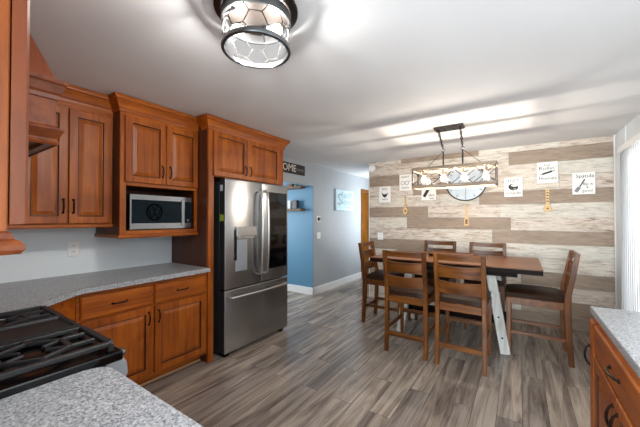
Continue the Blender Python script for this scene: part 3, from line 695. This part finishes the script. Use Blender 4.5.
# ------------------------------------------------------------------ counter stools with backs
def make_chair(label):
    t = thing('dining_chair', label, 'chair', (0, 0, 0), 0, 'counter height dining chairs')
    hw, yr, yf = .2, -.25, .25
    for s in (-1, 1):
        bm = B()    # rear post: splayed foot, bent above the seat
        path = [(-.268, 0, .042), (-.248, .30, .05), (-.240, .55, .055), (-.246, .66, .05), (-.285, .86, .044), (-.318, 1.055, .036)]
        prev = None
        for (y, z, d) in path:
            r = [bm.verts.new((s * hw + a * .019, y + b * d / 2, z)) for a, b in ((-1, -1), (1, -1), (1, 1), (-1, 1))]
            if prev:
                for k in range(4): bm.faces.new((prev[k], prev[(k + 1) % 4], r[(k + 1) % 4], r[k]))
            else: bm.faces.new(r[::-1])
            prev = r
        bm.faces.new(prev); bmesh.ops.recalc_face_normals(bm, faces=bm.faces)
        bmesh.ops.bevel(bm, geom=[e for e in bm.edges if abs(e.verts[0].co.z - e.verts[1].co.z) > .05], offset=.004, segments=1, affect='EDGES')
        obj('back_post', bm, 'chair_z', t)
    for s in (-1, 1):
        bm = B(); vs = box(bm, s * hw - .021, s * hw + .021, yf - .042, yf, 0, .585)
        for v in vs[:4]: v.co.x += -s * .0 ; v.co.y = (v.co.y - (yf - .021)) * .72 + yf - .021; v.co.x = (v.co.x - s * hw) * .72 + s * hw
        bmesh.ops.bevel(bm, geom=bm.edges[:], offset=.003, segments=1, affect='EDGES'); obj('leg', bm, 'chair_z', t)
    bm = B()
    box(bm, -hw + .02, hw - .02, yf - .034, yf - .008, .515, .585, .003); box(bm, -hw + .02, hw - .02, yr - .012, yr + .016, .515, .585, .003)
    for s in (-1, 1): box(bm, s * hw - .012, s * hw + .014, yr + .02, yf - .04, .515, .585, .003)
    obj('seat_frame', bm, 'chair_x', t)
    # cushion: crowned leather pad
    bm = B(); nx, ny = 10, 12; W, Dp = .442, .50; g = []
    for i in range(nx + 1):
        col = []
        for j in range(ny + 1):
            a, b = i / nx * 2 - 1, j / ny * 2 - 1; e = (1 - abs(a) ** 5) * (1 - abs(b) ** 5)
            x = a * W / 2 * (1 - .03 * abs(b) ** 4); y = .012 + b * Dp / 2 * (1 - .02 * abs(a) ** 4)
            col.append((x, y, .632 + .034 * e))
        g.append(col)
    top = [[bm.verts.new(p) for p in c] for c in g]; bot = [[bm.verts.new((p[0] * .98, (p[1] - .012) * .985 + .012, .586)) for p in c] for c in g]
    for i in range(nx):
        for j in range(ny):
            bm.faces.new((top[i][j], top[i + 1][j], top[i + 1][j + 1], top[i][j + 1])); bm.faces.new((bot[i][j], bot[i][j + 1], bot[i + 1][j + 1], bot[i + 1][j]))
    rim = [(i, 0) for i in range(nx)] + [(nx, j) for j in range(ny)] + [(i, ny) for i in range(nx, 0, -1)] + [(0, j) for j in range(ny, 0, -1)]
    for k in range(len(rim)):
        (a, b), (c, d) = rim[k], rim[(k + 1) % len(rim)]
        bm.faces.new((top[a][b], bot[a][b], bot[c][d], top[c][d]))
    for c in list(top) + list(bot):       # notch beside the rear posts
        for v in c:
            if abs(v.co.x) > hw - .03 and v.co.y < yr + .045: v.co.y = max(v.co.y, yr + .036)
    obj('seat', bm, 'leather', t, smooth=50)
    def slat(name, z0, z1, bow):
        bm = B(); n = 10; th = .018; ring = []
        for i in range(n + 1):
            a = i / n * 2 - 1; x = a * (hw - .018); r = []
            for (z, o) in ((z0, 0), (z1, 0), (z1, 1), (z0, 1)):
                yb = -.255 - (z - .66) * (.063 / .395) - bow * (1 - a * a)
                zz = z + (.010 * a * a if z == z1 else 0)
                r.append(bm.verts.new((x, yb - th / 2 + o * th, zz)))
            ring.append(r)
        for A, D in zip(ring, ring[1:]):
            for k in range(4): bm.faces.new((A[k], A[(k + 1) % 4], D[(k + 1) % 4], D[k]))
        bm.faces.new(ring[0]); bm.faces.new(ring[-1]); return obj(name, bm, 'chair_x', t)
    slat('top_rail', .995, 1.046, .018); slat('back_slat', .835, .94, .022); slat('back_slat', .685, .79, .022)
    for s in (-1, 1):
        bm = B(); bar(bm, (s * hw, -.262, .235), (s * hw, yf - .02, .235), .022, .036, (1, 0, 0), .003); obj('stretcher', bm, 'chair_y', t)
    bm = B(); bar(bm, (-hw + .01, -.272, .19), (hw - .01, -.272, .19), .022, .045, (0, 1, 0), .003); obj('stretcher', bm, 'chair_x', t)
    bm = B(); bar(bm, (-hw + .01, yf - .022, .30), (hw - .01, yf - .022, .30), .022, .045, (0, 1, 0), .003); obj('stretcher', bm, 'chair_x', t)
    return t
ch = make_chair('brown slat-back chair with leather seat on near side of table, nearer the fridge')
ch.location = (-.985, 3.275, 0)
gp = 'counter height dining chairs'
dup(ch, (-.475, 3.275, 0), 0, 'brown slat-back chair at near side of table, in front of its right trestle legs', gp)
dup(ch, (.116, 3.835, 0), PI / 2, 'brown slat-back chair seen from its side at the right end of table', gp)
dup(ch, (-1.50, 3.86, 0), -PI / 2, 'brown slat-back chair at the left end of table, near the hallway', gp)
dup(ch, (-1.0, 4.36, 0), PI, 'brown slat-back chair across the table by plank wall, left of the two there', gp)
dup(ch, (-.385, 4.36, 0), PI, 'brown slat-back chair across the table by plank wall, right of the two there', gp)
# tray on the table
bm = B(); rectloft(bm, (-.99, 3.90, TZ), X1, Y1, Z1, .52, .32, [(0.02, 0.0, 1), (0.02, .012, 1), (0, .026, 1), (0, .034, 0), (.012, .034, 0), (.016, .022, 0)])
single('serving_tray', bm, ['table_top', 'table_dark'], 'flat wooden serving tray lying on the dining table', 'tray', (-.73, 4.06, TZ))

# ------------------------------------------------------------------ chandelier
CY = 3.50; hd = .12; CC = 3.43
fx0, fx1 = onY(411.7, 170, CY - hd).x, onY(497, 162, CY - hd).x
zt = onY(455, 164.3, CY - hd).z; zb_ = onY(455, 186, CY - hd).z
cxm = (fx0 + fx1) / 2
print('chandelier', fx0, fx1, zt, zb_)
t = thing('chandelier', 'long rectangular four-bulb chandelier of driftwood bars hanging over the table', 'chandelier', (cxm, CY, zb_))
cx0, cx1 = cxm - .17, cxm + .12
bm = B(); box(bm, cx0, cx1, CC - .06, CC + .06, ZC - .03, ZC - .0005, .003)
for x in (cx0 + .03, cx0 + .1, cx1 - .1, cx1 - .03): lathe(bm, [(.009, 0), (.009, .012)], (x, CC, ZC - .042), 10)
obj('canopy', bm, 'gunmetal', t, True)
def frame(z, name, hgt=.034):
    bm = B(); w = .015
    box(bm, fx0, fx1, CY - hd, CY - hd + w, z - hgt / 2, z + hgt / 2, .002); box(bm, fx0, fx1, CY + hd - w, CY + hd, z - hgt / 2, z + hgt / 2, .002)
    box(bm, fx0, fx0 + w, CY - hd + w, CY + hd - w, z - hgt / 2, z + hgt / 2, .002); box(bm, fx1 - w, fx1, CY - hd + w, CY + hd - w, z - hgt / 2, z + hgt / 2, .002)
    return obj(name, bm, 'drift', t, True)
frame(zt - .014, 'top_frame'); frame(zb_ + .014, 'bottom_frame')
bm = B(); box(bm, fx0 + .015, fx1 - .015, CY - .008, CY + .008, zt - .024, zt - .006, .002); obj('socket_bar', bm, 'gunmetal', t, True)
for x in (fx0 + .008, fx1 - .008):
    for y in (CY - hd + .008, CY + hd - .008):
        bm = B(); box(bm, x - .006, x + .006, y - .006, y + .006, zb_ + .028, zt - .028); obj('corner_post', bm, 'gunmetal', t, True)
n = 4; seg = (fx1 - fx0) / n
for y in (CY - hd + .008, CY + hd - .008):
    bm = B()
    for i in range(n):
        a, b = fx0 + i * seg, fx0 + (i + 1) * seg
        tube(bm, [(a, y, zb_ + .026), (b, y, zt - .026)], .004, 6); tube(bm, [(a, y + .004, zt - .026), (b, y + .004, zb_ + .026)], .004, 6)
    obj('cross_bracing', bm, 'gunmetal', t, True)
    bm = B(); yy = y + (.012 if y < CY else -.012); box(bm, fx0 + .012, fx1 - .012, yy - .0015, yy + .0015, zb_ + .02, zt - .02); obj('glass_panel', bm, 'seeded', t, True)
rod = [onY(443.5, 160, CY).x, onY(463, 160, CY).x]
bx = [fx0 + seg * (i + .5) for i in range(4)]
for i, x in enumerate(bx):
    bm = B(); lathe(bm, [(.016, 0), (.016, -.05), (.02, -.052), (.02, -.058)], (x, CY, zt - .02), 14); so = obj('socket', bm, 'drift', t, True)
    bm = B(); lathe(bm, [(.008, -.05), (.014, -.062), (.026, -.088), (.029, -.105), (.024, -.125), (.012, -.136)], (x, CY, zt - .02), 16); obj('bulb', bm, 'bulb', t, True, 60)
    l = bpy.data.lights.new('chandelier_lamp', 'POINT'); l.energy = 6; l.color = (1, 0.88, 0.75); l.shadow_soft_size = .012
    lo = bpy.data.objects.new('chandelier_lamp', l); C.objects.link(lo); lo.location = (x - cxm, 0, zt - .02 - .10 - zb_); lo.parent = t
zr = zt + .19
for i, x in enumerate(rod):
    bm = B(); tube(bm, [(x, CY, zt - .008), (x, CY, zr - .016)], .008, 8); obj('rod', bm, 'gunmetal', t, True, 60)
    bm = B(); tube(bm, [(x + .016 * math.cos(k * PI / 8), CY, zr + .016 * math.sin(k * PI / 8)) for k in range(16)], .003, 6, True); obj('ring', bm, 'nickel', t, True, 60)
    xc = (cx0 + .035, cx1 - .035)[i]
    for s in (-1, 1):
        bm = B(); p0, p1 = Vector((x, CY + s * .008, zr + .012)), Vector((xc, CC + s * .045, ZC - .032)); L = (p1 - p0).length; nl = max(4, round(L / .026)); d = (p1 - p0) / nl
        for k in range(nl):
            c = p0 + d * (k + .5); up = d.normalized(); sd = (X1 if k % 2 else Y1); sd = (sd - up * sd.dot(up)).normalized()
            tube(bm, [c + up * (.0165 * math.cos(q * PI / 5)) + sd * (.008 * math.sin(q * PI / 5)) for q in range(10)], .0034, 5, True)
        obj('chain', bm, 'gunmetal', t, True, 60)
    xe_ = (fx0 + .12, fx1 - .12)[i]
    bm = B(); tube(bm, [(x, CY, zr - .014), (xe_, CY, zt - .006)], .003, 6); obj('stay_wire', bm, 'gunmetal', t, True, 60)

# ------------------------------------------------------------------ flush drum lamp
LXc, LYc, LZ = -1.037, .998, 2.18
t = thing('ceiling_lamp', 'round drum ceiling lamp with hexagon wire cage above the kitchen', 'ceiling lamp', (LXc, LYc, LZ))
c0 = Vector((LXc, LYc, 0)); R = .156
bm = B(); lathe(bm, [(.05, ZC - .0005), (.195, ZC - .0005), (.195, ZC - .012), (.18, ZC - .018), (.05, ZC - .024)], c0, 48); obj('canopy', bm, 'gunmetal', t, True, 40)
bm = B(); lathe(bm, [(R - .006, 2.344), (R + .006, 2.344), (R + .006, 2.302), (R - .006, 2.302), (R - .006, 2.344)], c0, 48, cap=False)
for k in range(3): bar(bm, c0 + Vector((.1 * math.cos(k * 2.1), .1 * math.sin(k * 2.1), ZC - .02)), c0 + Vector((R * math.cos(k * 2.1), R * math.sin(k * 2.1), 2.31)), .012, .005, Z1)
obj('upper_ring', bm, 'nickel', t, True, 40)
bm = B(); lathe(bm, [(R - .010, LZ + .014), (R + .004, LZ + .014), (R + .006, LZ), (R + .004, LZ - .006), (R - .010, LZ - .006), (R - .010, LZ + .014)], c0, 48, cap=False); obj('lower_ring', bm, 'nickel', t, True, 40)
bm = B(); za, zz = LZ + .014, 2.302; H_ = zz - za; P = 2 * PI / 6
def cyl(a, f): return c0 + Vector(((R - .002) * math.cos(a), (R - .002) * math.sin(a), za + H_ * f))
def wire(a0, f0, a1, f1): tube(bm, [cyl(a0 + (a1 - a0) * k / 4, f0 + (f1 - f0) * k / 4) for k in range(5)], .0022, 6)
for k in range(6):
    a = k * P + .25
    wire(a - P / 6, .68, a + P / 6, .68); wire(a - P / 6, .68, a - P / 3, 1); wire(a + P / 6, .68, a + P / 3, 1)
    wire(a + P / 6, .68, a + P / 2 - P / 6, .22); wire(a - P / 6, .68, a - P / 2 + P / 6, .22)
    b = a + P / 2; wire(b - P / 6, .22, b + P / 6, .22); wire(b - P / 6, .22, b - P / 3, 0); wire(b + P / 6, .22, b + P / 3, 0)
obj('wire_cage', bm, 'gunmetal', t, True, 60)
bm = B(); lathe(bm, [(R - .02, za - .004), (R - .02, zz)], c0, 40, cap=False); obj('glass_shade', bm, 'mesh_glass', t, True, 60)
for k in range(2):
    a = .6 + k * PI; d = Vector((math.cos(a), math.sin(a), -.06)).normalized(); p = c0 + Vector((0, 0, 2.285)) + d * .03
    bm = B(); lathe(bm, [(.016, -.03), (.018, .02)], p, 14, d); obj('socket', bm, 'nickel', t, True, 60)
    bm = B(); lathe(bm, [(.010, .02), (.020, .045), (.027, .065), (.024, .083), (.01, .092)], p, 16, d); obj('bulb', bm, 'bulb', t, True, 60)
    l = bpy.data.lights.new('drum_lamp', 'POINT'); l.energy = 13; l.color = (1, 0.97, 0.93); l.shadow_soft_size = .012
    lo = bpy.data.objects.new('drum_lamp', l); C.objects.link(lo); lo.location = p + d * .065 - Vector(t.location); lo.parent = t

# ------------------------------------------------------------------ on the plank wall
def sign(name, label, p0, p1, texts, art):
    """board on the plank wall: p0 upper left, p1 lower right photo corners"""
    a, b = onY(*p0, YB), onY(*p1, YB); w, h = b.x - a.x, a.z - b.z; o = Vector((a.x, YB - .0005, b.z))
    t = thing(name, label, 'sign', (a.x + w / 2, YB, b.z), 0, 'white kitchen signs on the plank wall')
    bm = B(); box(bm, a.x, b.x, YB - .026, YB - .0005, b.z, a.z, .002); obj('board', bm, 'canvas', t, True)
    f = Vector((a.x, YB - .026, b.z))
    for (s, x, y, sz, sx) in texts:
        bm = B(); text_bm(bm, s, sz * h, f + X1 * (x * w) + Z1 * (y * h), X1, Z1, -Y1, .0016, 0, 'CENTER', sx); obj('lettering', bm, 'ink', t, True)
    bm = B(); art(bm, f, w, h); obj('drawing', bm, ['ink', 'ink_grey', 'canvas'], t, True)
def strokes(bm, f, w, h, pts, wd, mi=0):
    P = [f + X1 * (x * w) + Z1 * (y * h) - Y1 * .001 for x, y in pts]
    for a, b in zip(P, P[1:]): bar(bm, a, b, wd * h, .002, Y1.cross((b - a).normalized()), 0, mi)
def ell(bm, f, w, h, cx, cy, rx, ry, mi=0, t=.002, off=0, rot=0):
    pts = []
    for k in range(20):
        x, y = rx * math.cos(k * PI / 10), ry * math.sin(k * PI / 10); pts.append(((cx + x * math.cos(rot) - y * math.sin(rot)) * w, (cy + x * math.sin(rot) + y * math.cos(rot)) * h))
    slab(bm, pts, f - Y1 * off, X1, Z1, -Y1, t, mi)
def art_pin(bm, f, w, h):
    strokes(bm, f, w, h, [(.14, .40), (.88, .58)], .03); strokes(bm, f, w, h, [(.26, .428), (.74, .547)], .085)
sign('wall_sign', 'white square sign with drawn rolling pin, highest of the plank wall signs', (537.3, 163), (558, 182.5), [('Keep', .5, .86, .12, 1), ("Rollin'", .5, .69, .24, 1.1), ('Homies', .52, .22, .22, 1)], art_pin)
def art_spat(bm, f, w, h):
    strokes(bm, f, w, h, [(.32, .34), (.55, .68)], .05); strokes(bm, f, w, h, [(.14, .12), (.31, .33)], .14, 1)
sign('wall_sign', 'white square sign with drawn spatula, right-most on the plank wall', (572.5, 173), (595.3, 194), [('Spatula', .55, .82, .22, 1), ('flip it', .68, .46, .17, 1), ('&', .66, .31, .13, 1), ('good', .66, .16, .17, 1)], art_spat)
def art_mitt(bm, f, w, h):
    ell(bm, f, w, h, .5, .5, .27, .17, 0, rot=-.12); ell(bm, f, w, h, .55, .58, .17, .06, 2, .001, .002, -.1); ell(bm, f, w, h, .58, .39, .08, .05, 1, .001, .002)
sign('wall_sign', 'white sign with dark drawn pan, just right of the chandelier', (504.5, 178.2), (522.8, 196.5), [('HOT', .5, .82, .22, 1), ('to handle', .5, .19, .19, .95)], art_mitt)
def art_cups(bm, f, w, h):
    for cx in (.28, .62):
        tube(bm, [f + X1 * (w * (cx + .14 * math.cos(k * PI / 8))) + Z1 * (h * (.47 + .12 * math.sin(k * PI / 8))) - Y1 * .001 for k in range(16)], .004, 5, True, 1)
    strokes(bm, f, w, h, [(.74, .52), (.92, .62)], .03, 1)
sign('wall_sign', 'white upright sign with drawn measuring cups beside chandelier left end', (400, 175.2), (412, 190.3), [('DON\'T', .5, .84, .17, 1), ('measure', .5, .18, .15, .9)], art_cups)
def art_whisk(bm, f, w, h):
    slab(bm, [(x * w, y * h) for x, y in ((.2, .62), (.44, .5), (.5, .54), (.56, .5), (.8, .62), (.66, .38), (.5, .3), (.34, .38))], f, X1, Z1, -Y1, .002, 0)
sign('wall_sign', 'white upright sign with dark winged drawing, left-most on the plank wall', (379.8, 187), (391.2, 202.4), [('ROLL', .5, .84, .15, 1), ('with it', .5, .2, .14, 1)], art_whisk)
def art_knife(bm, f, w, h):
    strokes(bm, f, w, h, [(.18, .22), (.5, .68)], .17); strokes(bm, f, w, h, [(.5, .68), (.72, .95)], .05)
sign('wall_sign', 'white sign with drawn dark knife, partly behind the chandelier frame', (422, 184), (436.3, 200.2), [('slice', .7, .3, .22, .9), ('baby', .74, .12, .16, .9)], art_knife)
def utensil(label, u, v0, v1, kind):
    a, b = onY(u, v0, YB), onY(u, v1, YB); x = a.x; z0, z1 = b.z, a.z; h = z1 - z0
    bm = B(); hw = .018
    head = .27 if kind != 2 else .34
    if kind == 0:   pts = [(-.02, h), (.02, h), (.02, h * .32), (.026, h * .25), (.04, h * .19), (.046, h * .08), (.03, .0), (-.03, .0), (-.046, h * .08), (-.04, h * .19), (-.026, h * .25), (-.02, h * .32)]
    elif kind == 1: pts = [(-.011, h), (.011, h), (.011, h * .40), (.03, h * .36), (.032, .0), (-.032, .0), (-.03, h * .36), (-.011, h * .40)]
    else:           pts = [(-.009, h), (.009, h), (.011, h * .42)] + [(.036 * math.sin(q), h * .19 - h * .19 * math.cos(PI - q) * -1) for q in ()] + [(.036, h * .25), (.034, h * .1), (.016, 0), (-.016, 0), (-.034, h * .1), (-.036, h * .25), (-.011, h * .42)]
    slab(bm, pts, (x, YB - .002, z0), X1, Z1, -Y1, .018)
    bmesh.ops.recalc_face_normals(bm, faces=bm.faces)
    bmesh.ops.bevel(bm, geom=bm.edges[:], offset=.003, segments=1, affect='EDGES')
    t = thing('wooden_utensil', label, 'utensil', (x, YB, z0), 0, 'wooden utensils on the plank wall')
    obj('body', bm, 'spoon', t, True)
    bm = B(); lathe(bm, [(.006, 0), (.006, .002)], (x, YB - .0195, z1 - .02), 10, -Y1); 
    if kind == 0:
        for q in (.42, .55, .68, .8): box(bm, x - .012, x + .012, YB - .0215, YB - .0195, z0 + h * q, z0 + h * q + .016)
        lathe(bm, [(.012, 0), (.012, .002)], (x, YB - .0195, z0 + h * .13), 12, -Y1)
    elif kind == 1: box(bm, x - .016, x + .016, YB - .0215, YB - .0195, z0 + .02, z0 + h * .3)
    else: lathe(bm, [(.018, 0), (.018, .002)], (x, YB - .0195, z0 + h * .19), 14, -Y1)
    obj('inlay', bm, 'shelf', t, True)
utensil('bamboo paddle with round head hanging below the rolling pin sign', 547.6, 189, 211.5, 0)
utensil('bamboo spatula with square head hanging below the wall clock', 466.6, 205, 225.5, 1)
utensil('thin bamboo spoon hanging left of the wall clock', 405.6, 196, 214.5, 2)
# clock
cc = onY(466, 182.2, YB); cr = .272
t = thing('wall_clock', 'big round pale wall clock with thin dark rim behind the chandelier', 'clock', (cc.x, YB, cc.z - cr))
bm = B(); lathe(bm, [(cr - .01, .002), (cr - .01, .012)], (cc.x, YB, cc.z), 48, -Y1); obj('face', bm, 'jar', t, True)
bm = B(); tube(bm, [(cc.x + cr * math.cos(k * PI / 24), YB - .014, cc.z + cr * math.sin(k * PI / 24)) for k in range(48)], .008, 8, True); obj('rim', bm, 'gunmetal', t, True, 60)
bm = B()
for k in range(12):
    a = k * PI / 6; d = Vector((math.sin(a), 0, math.cos(a))); bar(bm, Vector((cc.x, YB - .0135, cc.z)) + d * cr * .78, Vector((cc.x, YB - .0135, cc.z)) + d * cr * .92, .01, .003, Y1.cross(d))
obj('hour_marks', bm, 'ink_grey', t, True)
for L, a, w in ((.24, PI, .007), (.15, 1.0, .01)):
    d = Vector((math.sin(a), 0, math.cos(a))); bm = B(); bar(bm, Vector((cc.x, YB - .017, cc.z)), Vector((cc.x, YB - .017, cc.z)) + d * L, w, .003, Y1.cross(d)); obj('hand', bm, 'ink_grey', t, True)
# outlet and round sensor on the plank wall
def outlet(label, plane, c, w=.072, h=.116):
    t = thing('power_outlet', label, 'outlet', tuple(c), 0)
    ua, un = (Y1, X1) if plane == 'X' else (X1, -Y1)
    bm = B(); rectloft(bm, Vector(c) - ua * (w / 2) - Z1 * (h / 2), ua, Z1, un, w, h, [(0, .0005, 0), (0, .004, 0), (.004, .007, 0)]); obj('cover_plate', bm, 'plastic_white', t, True)
    for s in (-1, 1):
        bm = B(); rectloft(bm, Vector(c) - ua * .016 + Z1 * (s * .025 - .016), ua, Z1, un, .032, .032, [(0, .006, 0), (0, .009, 0), (.004, .0095, 0)])
        for q in (-1, 1): bar(bm, Vector(c) + ua * (q * .006) + Z1 * (s * .025 - .003) + un * .0095, Vector(c) + ua * (q * .006) + Z1 * (s * .025 + .008) + un * .0095, .0025, .002, ua, 0, 1)
        obj('socket', bm, ['plastic_white', 'ink'], t, True)
outlet('white power outlet on pale wall under the corner cupboard', 'X', onX(73.8, 248.8, XL), .078, .125)
outlet('white power outlet on the plank wall near its left edge', 'Y', onY(380.5, 236, YB), .1, .125)
c = onY(372.5, 168.5, YB); bm = B(); lathe(bm, [(.062, .0005), (.062, .02), (.05, .034), (.02, .038)], c, 28, -Y1)
single('smoke_alarm', bm, 'plastic_white', 'round white smoke alarm at the upper left corner of plank wall', 'smoke alarm', (c.x, YB, c.z - .06), smooth=40)

# ------------------------------------------------------------------ on the grey wall
a, b = onX(334.5, 186, XL), onX(352.3, 212, XL)
t = thing('wall_canvas', 'pale aqua canvas with grey lettering on the grey hall wall', 'wall art', (XL, (a.y + b.y) / 2, b.z))
zt_, zb2 = 1.99, 1.555
bm = B(); box(bm, XL + .0005, XL + .035, a.y, b.y, zb2, zt_, .003); obj('canvas', bm, 'aqua', t, True)
f = Vector((XL + .035, a.y, zb2)); w, h = b.y - a.y, zt_ - zb2
for (q, sz, x, y, sx) in (('faith', .19, .62, .75, 1.6), ('love', .19, .62, .42, 1.6), ('S', .34, .2, .5, 1.2)):
    bm = B(); text_bm(bm, q, sz * h / .44, f + Y1 * w * x + Z1 * h * y, Y1, Z1, X1, .002, 0, 'CENTER', sx); obj('lettering', bm, 'aqua_ink', t, True)
bm = B(); box(bm, XL + .035, XL + .037, a.y + w * .4, b.y - w * .15, zb2 + h * .17, zb2 + h * .17 + .01); obj('underline', bm, 'aqua_ink', t, True)
c = onX(318.2, 219, XL)
t = thing('thermostat', 'white wall thermostat with dark round dial on the grey wall corner', 'thermostat', (XL, c.y, c.z - .06))
bm = B(); rectloft(bm, (XL, c.y - .06, c.z - .055), Y1, Z1, X1, .12, .11, [(0, .0005, 0), (0, .008, 0), (.01, .012, 0)]); obj('backplate', bm, 'plastic_white', t, True)
bm = B(); lathe(bm, [(.036, .010), (.036, .026), (.03, .03)], c, 28, X1); obj('dial', bm, 'gloss_black', t, True, 40)
c = onX(318.6, 235.5, XL)
t = thing('light_switch', 'white double light switch plate below the thermostat', 'light switch', (XL, c.y, c.z - .06))
bm = B(); rectloft(bm, (XL, c.y - .058, c.z - .058), Y1, Z1, X1, .116, .116, [(0, .0005, 0), (0, .004, 0), (.004, .007, 0)]); obj('cover_plate', bm, 'plastic_white', t, True)
for s in (-1, 1):
    bm = B(); box(bm, XL + .006, XL + .012, c.y + s * .025 - .016, c.y + s * .025 + .016, c.z - .034, c.z + .034, .002); obj('rocker', bm, 'plastic_white', t, True)
# sign over the opening
s1 = onX(304, 166, XL).y; sz1 = onX(304, 166.3, XL).z; sz0 = onX(304, 176, XL).z; s0 = 3.02
t = thing('wall_sign', 'long dark wooden sign with pale lettering above the blue doorway', 'sign', (XL, (s0 + s1) / 2, sz0))
bm = B(); box(bm, XL + .0005, XL + .02, s0, s1, sz0, sz1, .003); obj('board', bm, 'sign_wood', t, True)
zc = (sz0 + sz1) / 2
bm = B(); text_bm(bm, 'WELCOME', .165, (XL + .02, 3.50, zc), Y1, Z1, X1, .002); obj('lettering', bm, 'cream', t, True, label='large pale capital letters')
bm = B(); text_bm(bm, 'friends', .085, (XL + .02, 3.985, zc), Y1, Z1, X1, .002); obj('lettering', bm, 'ink_grey', t, True, label='small grey letters')
bm = B(); box(bm, XL + .02, XL + .022, 3.842, 3.848, zc - .05, zc + .05); obj('divider_line', bm, 'cream', t, True)

# ------------------------------------------------------------------ floating shelves on the blue wall
BW = OPEN1
def shelf(label, z, x1):
    bm = B(); box(bm, x1 - .62, x1, BW - .13, BW - .0005, z - .045, z, .003)
    single('floating_shelf', bm, 'shelf', label, 'shelf', (x1 - .3, BW - .06, z - .045), 'floating shelves on the blue wall')
pu = onY(303, 187, BW - .06); pl = onY(303, 208, BW - .06); zu, zl = onY(298, 186, BW - .1).z, onY(298, 208.5, BW - .1).z
print('shelves', pu, pl, zu, zl)
shelf('upper rustic wooden shelf on the blue wall', zu, pu.x); shelf('lower rustic wooden shelf on the blue wall', zl, pl.x)
def on_shelf(name, label, cat, x, z, prof, mat, n=18):
    bm = B(); lathe(bm, prof, (x, BW - .065, z), n); single(name, bm, mat, label, cat, (x, BW - .065, z), smooth=40)
on_shelf('vase', 'small dark teal bottle standing on the upper blue-wall shelf', 'vase', pu.x - .16, zu, [(.03, 0), (.034, .02), (.03, .07), (.012, .1), (.013, .13)], 'green')
bm = B(); box(bm, pu.x - .34, pu.x - .23, BW - .11, BW - .02, zu, zu + .05, .004); single('small_box', bm, 'shelf', 'little brown box on the upper blue-wall shelf', 'box', (pu.x - .28, BW - .06, zu))
xb = pl.x - .17
bm = B(); box(bm, xb - .07, xb + .05, BW - .10, BW - .03, zl, zl + .155, .003); single('picture_block', bm, 'steel_dark', 'dark upright block at the right of the lower blue-wall shelf', 'block', (xb, BW - .06, zl))
bm = B(); box(bm, xb - .20, xb - .08, BW - .12, BW - .04, zl, zl + .15, .004, mi=0)
for q in (.03, .06, .09, .12): box(bm, xb - .19, xb - .09, BW - .1215, BW - .12, zl + q, zl + q + .006, mi=1)
single('ceramic_canister', bm, ['jar', 'ink_grey'], 'pale striped canister on the lower blue-wall shelf', 'canister', (xb - .14, BW - .08, zl))

# ------------------------------------------------------------------ vertical blind drawn back beside the patio door
t = thing('vertical_blind', 'pale vertical blind gathered at the far side of the patio door', 'blind', (XR - .05, DY1, 0))
bm = B(); box(bm, XR - .07, XR - .01, DY0 + .05, DY1 + .03, DZ - .01, DZ + .05, .003); obj('head_rail', bm, 'white', t, True)
vane = None
for k in range(12):
    bm = B() if vane is None else None; y = DY1 - .012 - k * .065
    if vane is None:
        n = 6; A = []
        for i in range(n + 1):
            a = i / n * 2 - 1; A.append((a * .036, .008 * (1 - a * a)))
        bmA = [[bm.verts.new((x + .0, yy + o, z)) for x, yy in A] for o in (0, .0015) for z in (.03, DZ - .02)]
        for i in range(n):
            bm.faces.new((bmA[0][i], bmA[0][i + 1], bmA[1][i + 1], bmA[1][i])); bm.faces.new((bmA[2][i], bmA[3][i], bmA[3][i + 1], bmA[2][i + 1]))
        vane = obj('vane', bm, 'white', t); v = vane
    else:
        v = vane.copy(); C.objects.link(v); v.parent = t
    v.location = (.0, y - DY1, 0); v.rotation_euler = (0, 0, 1.2)
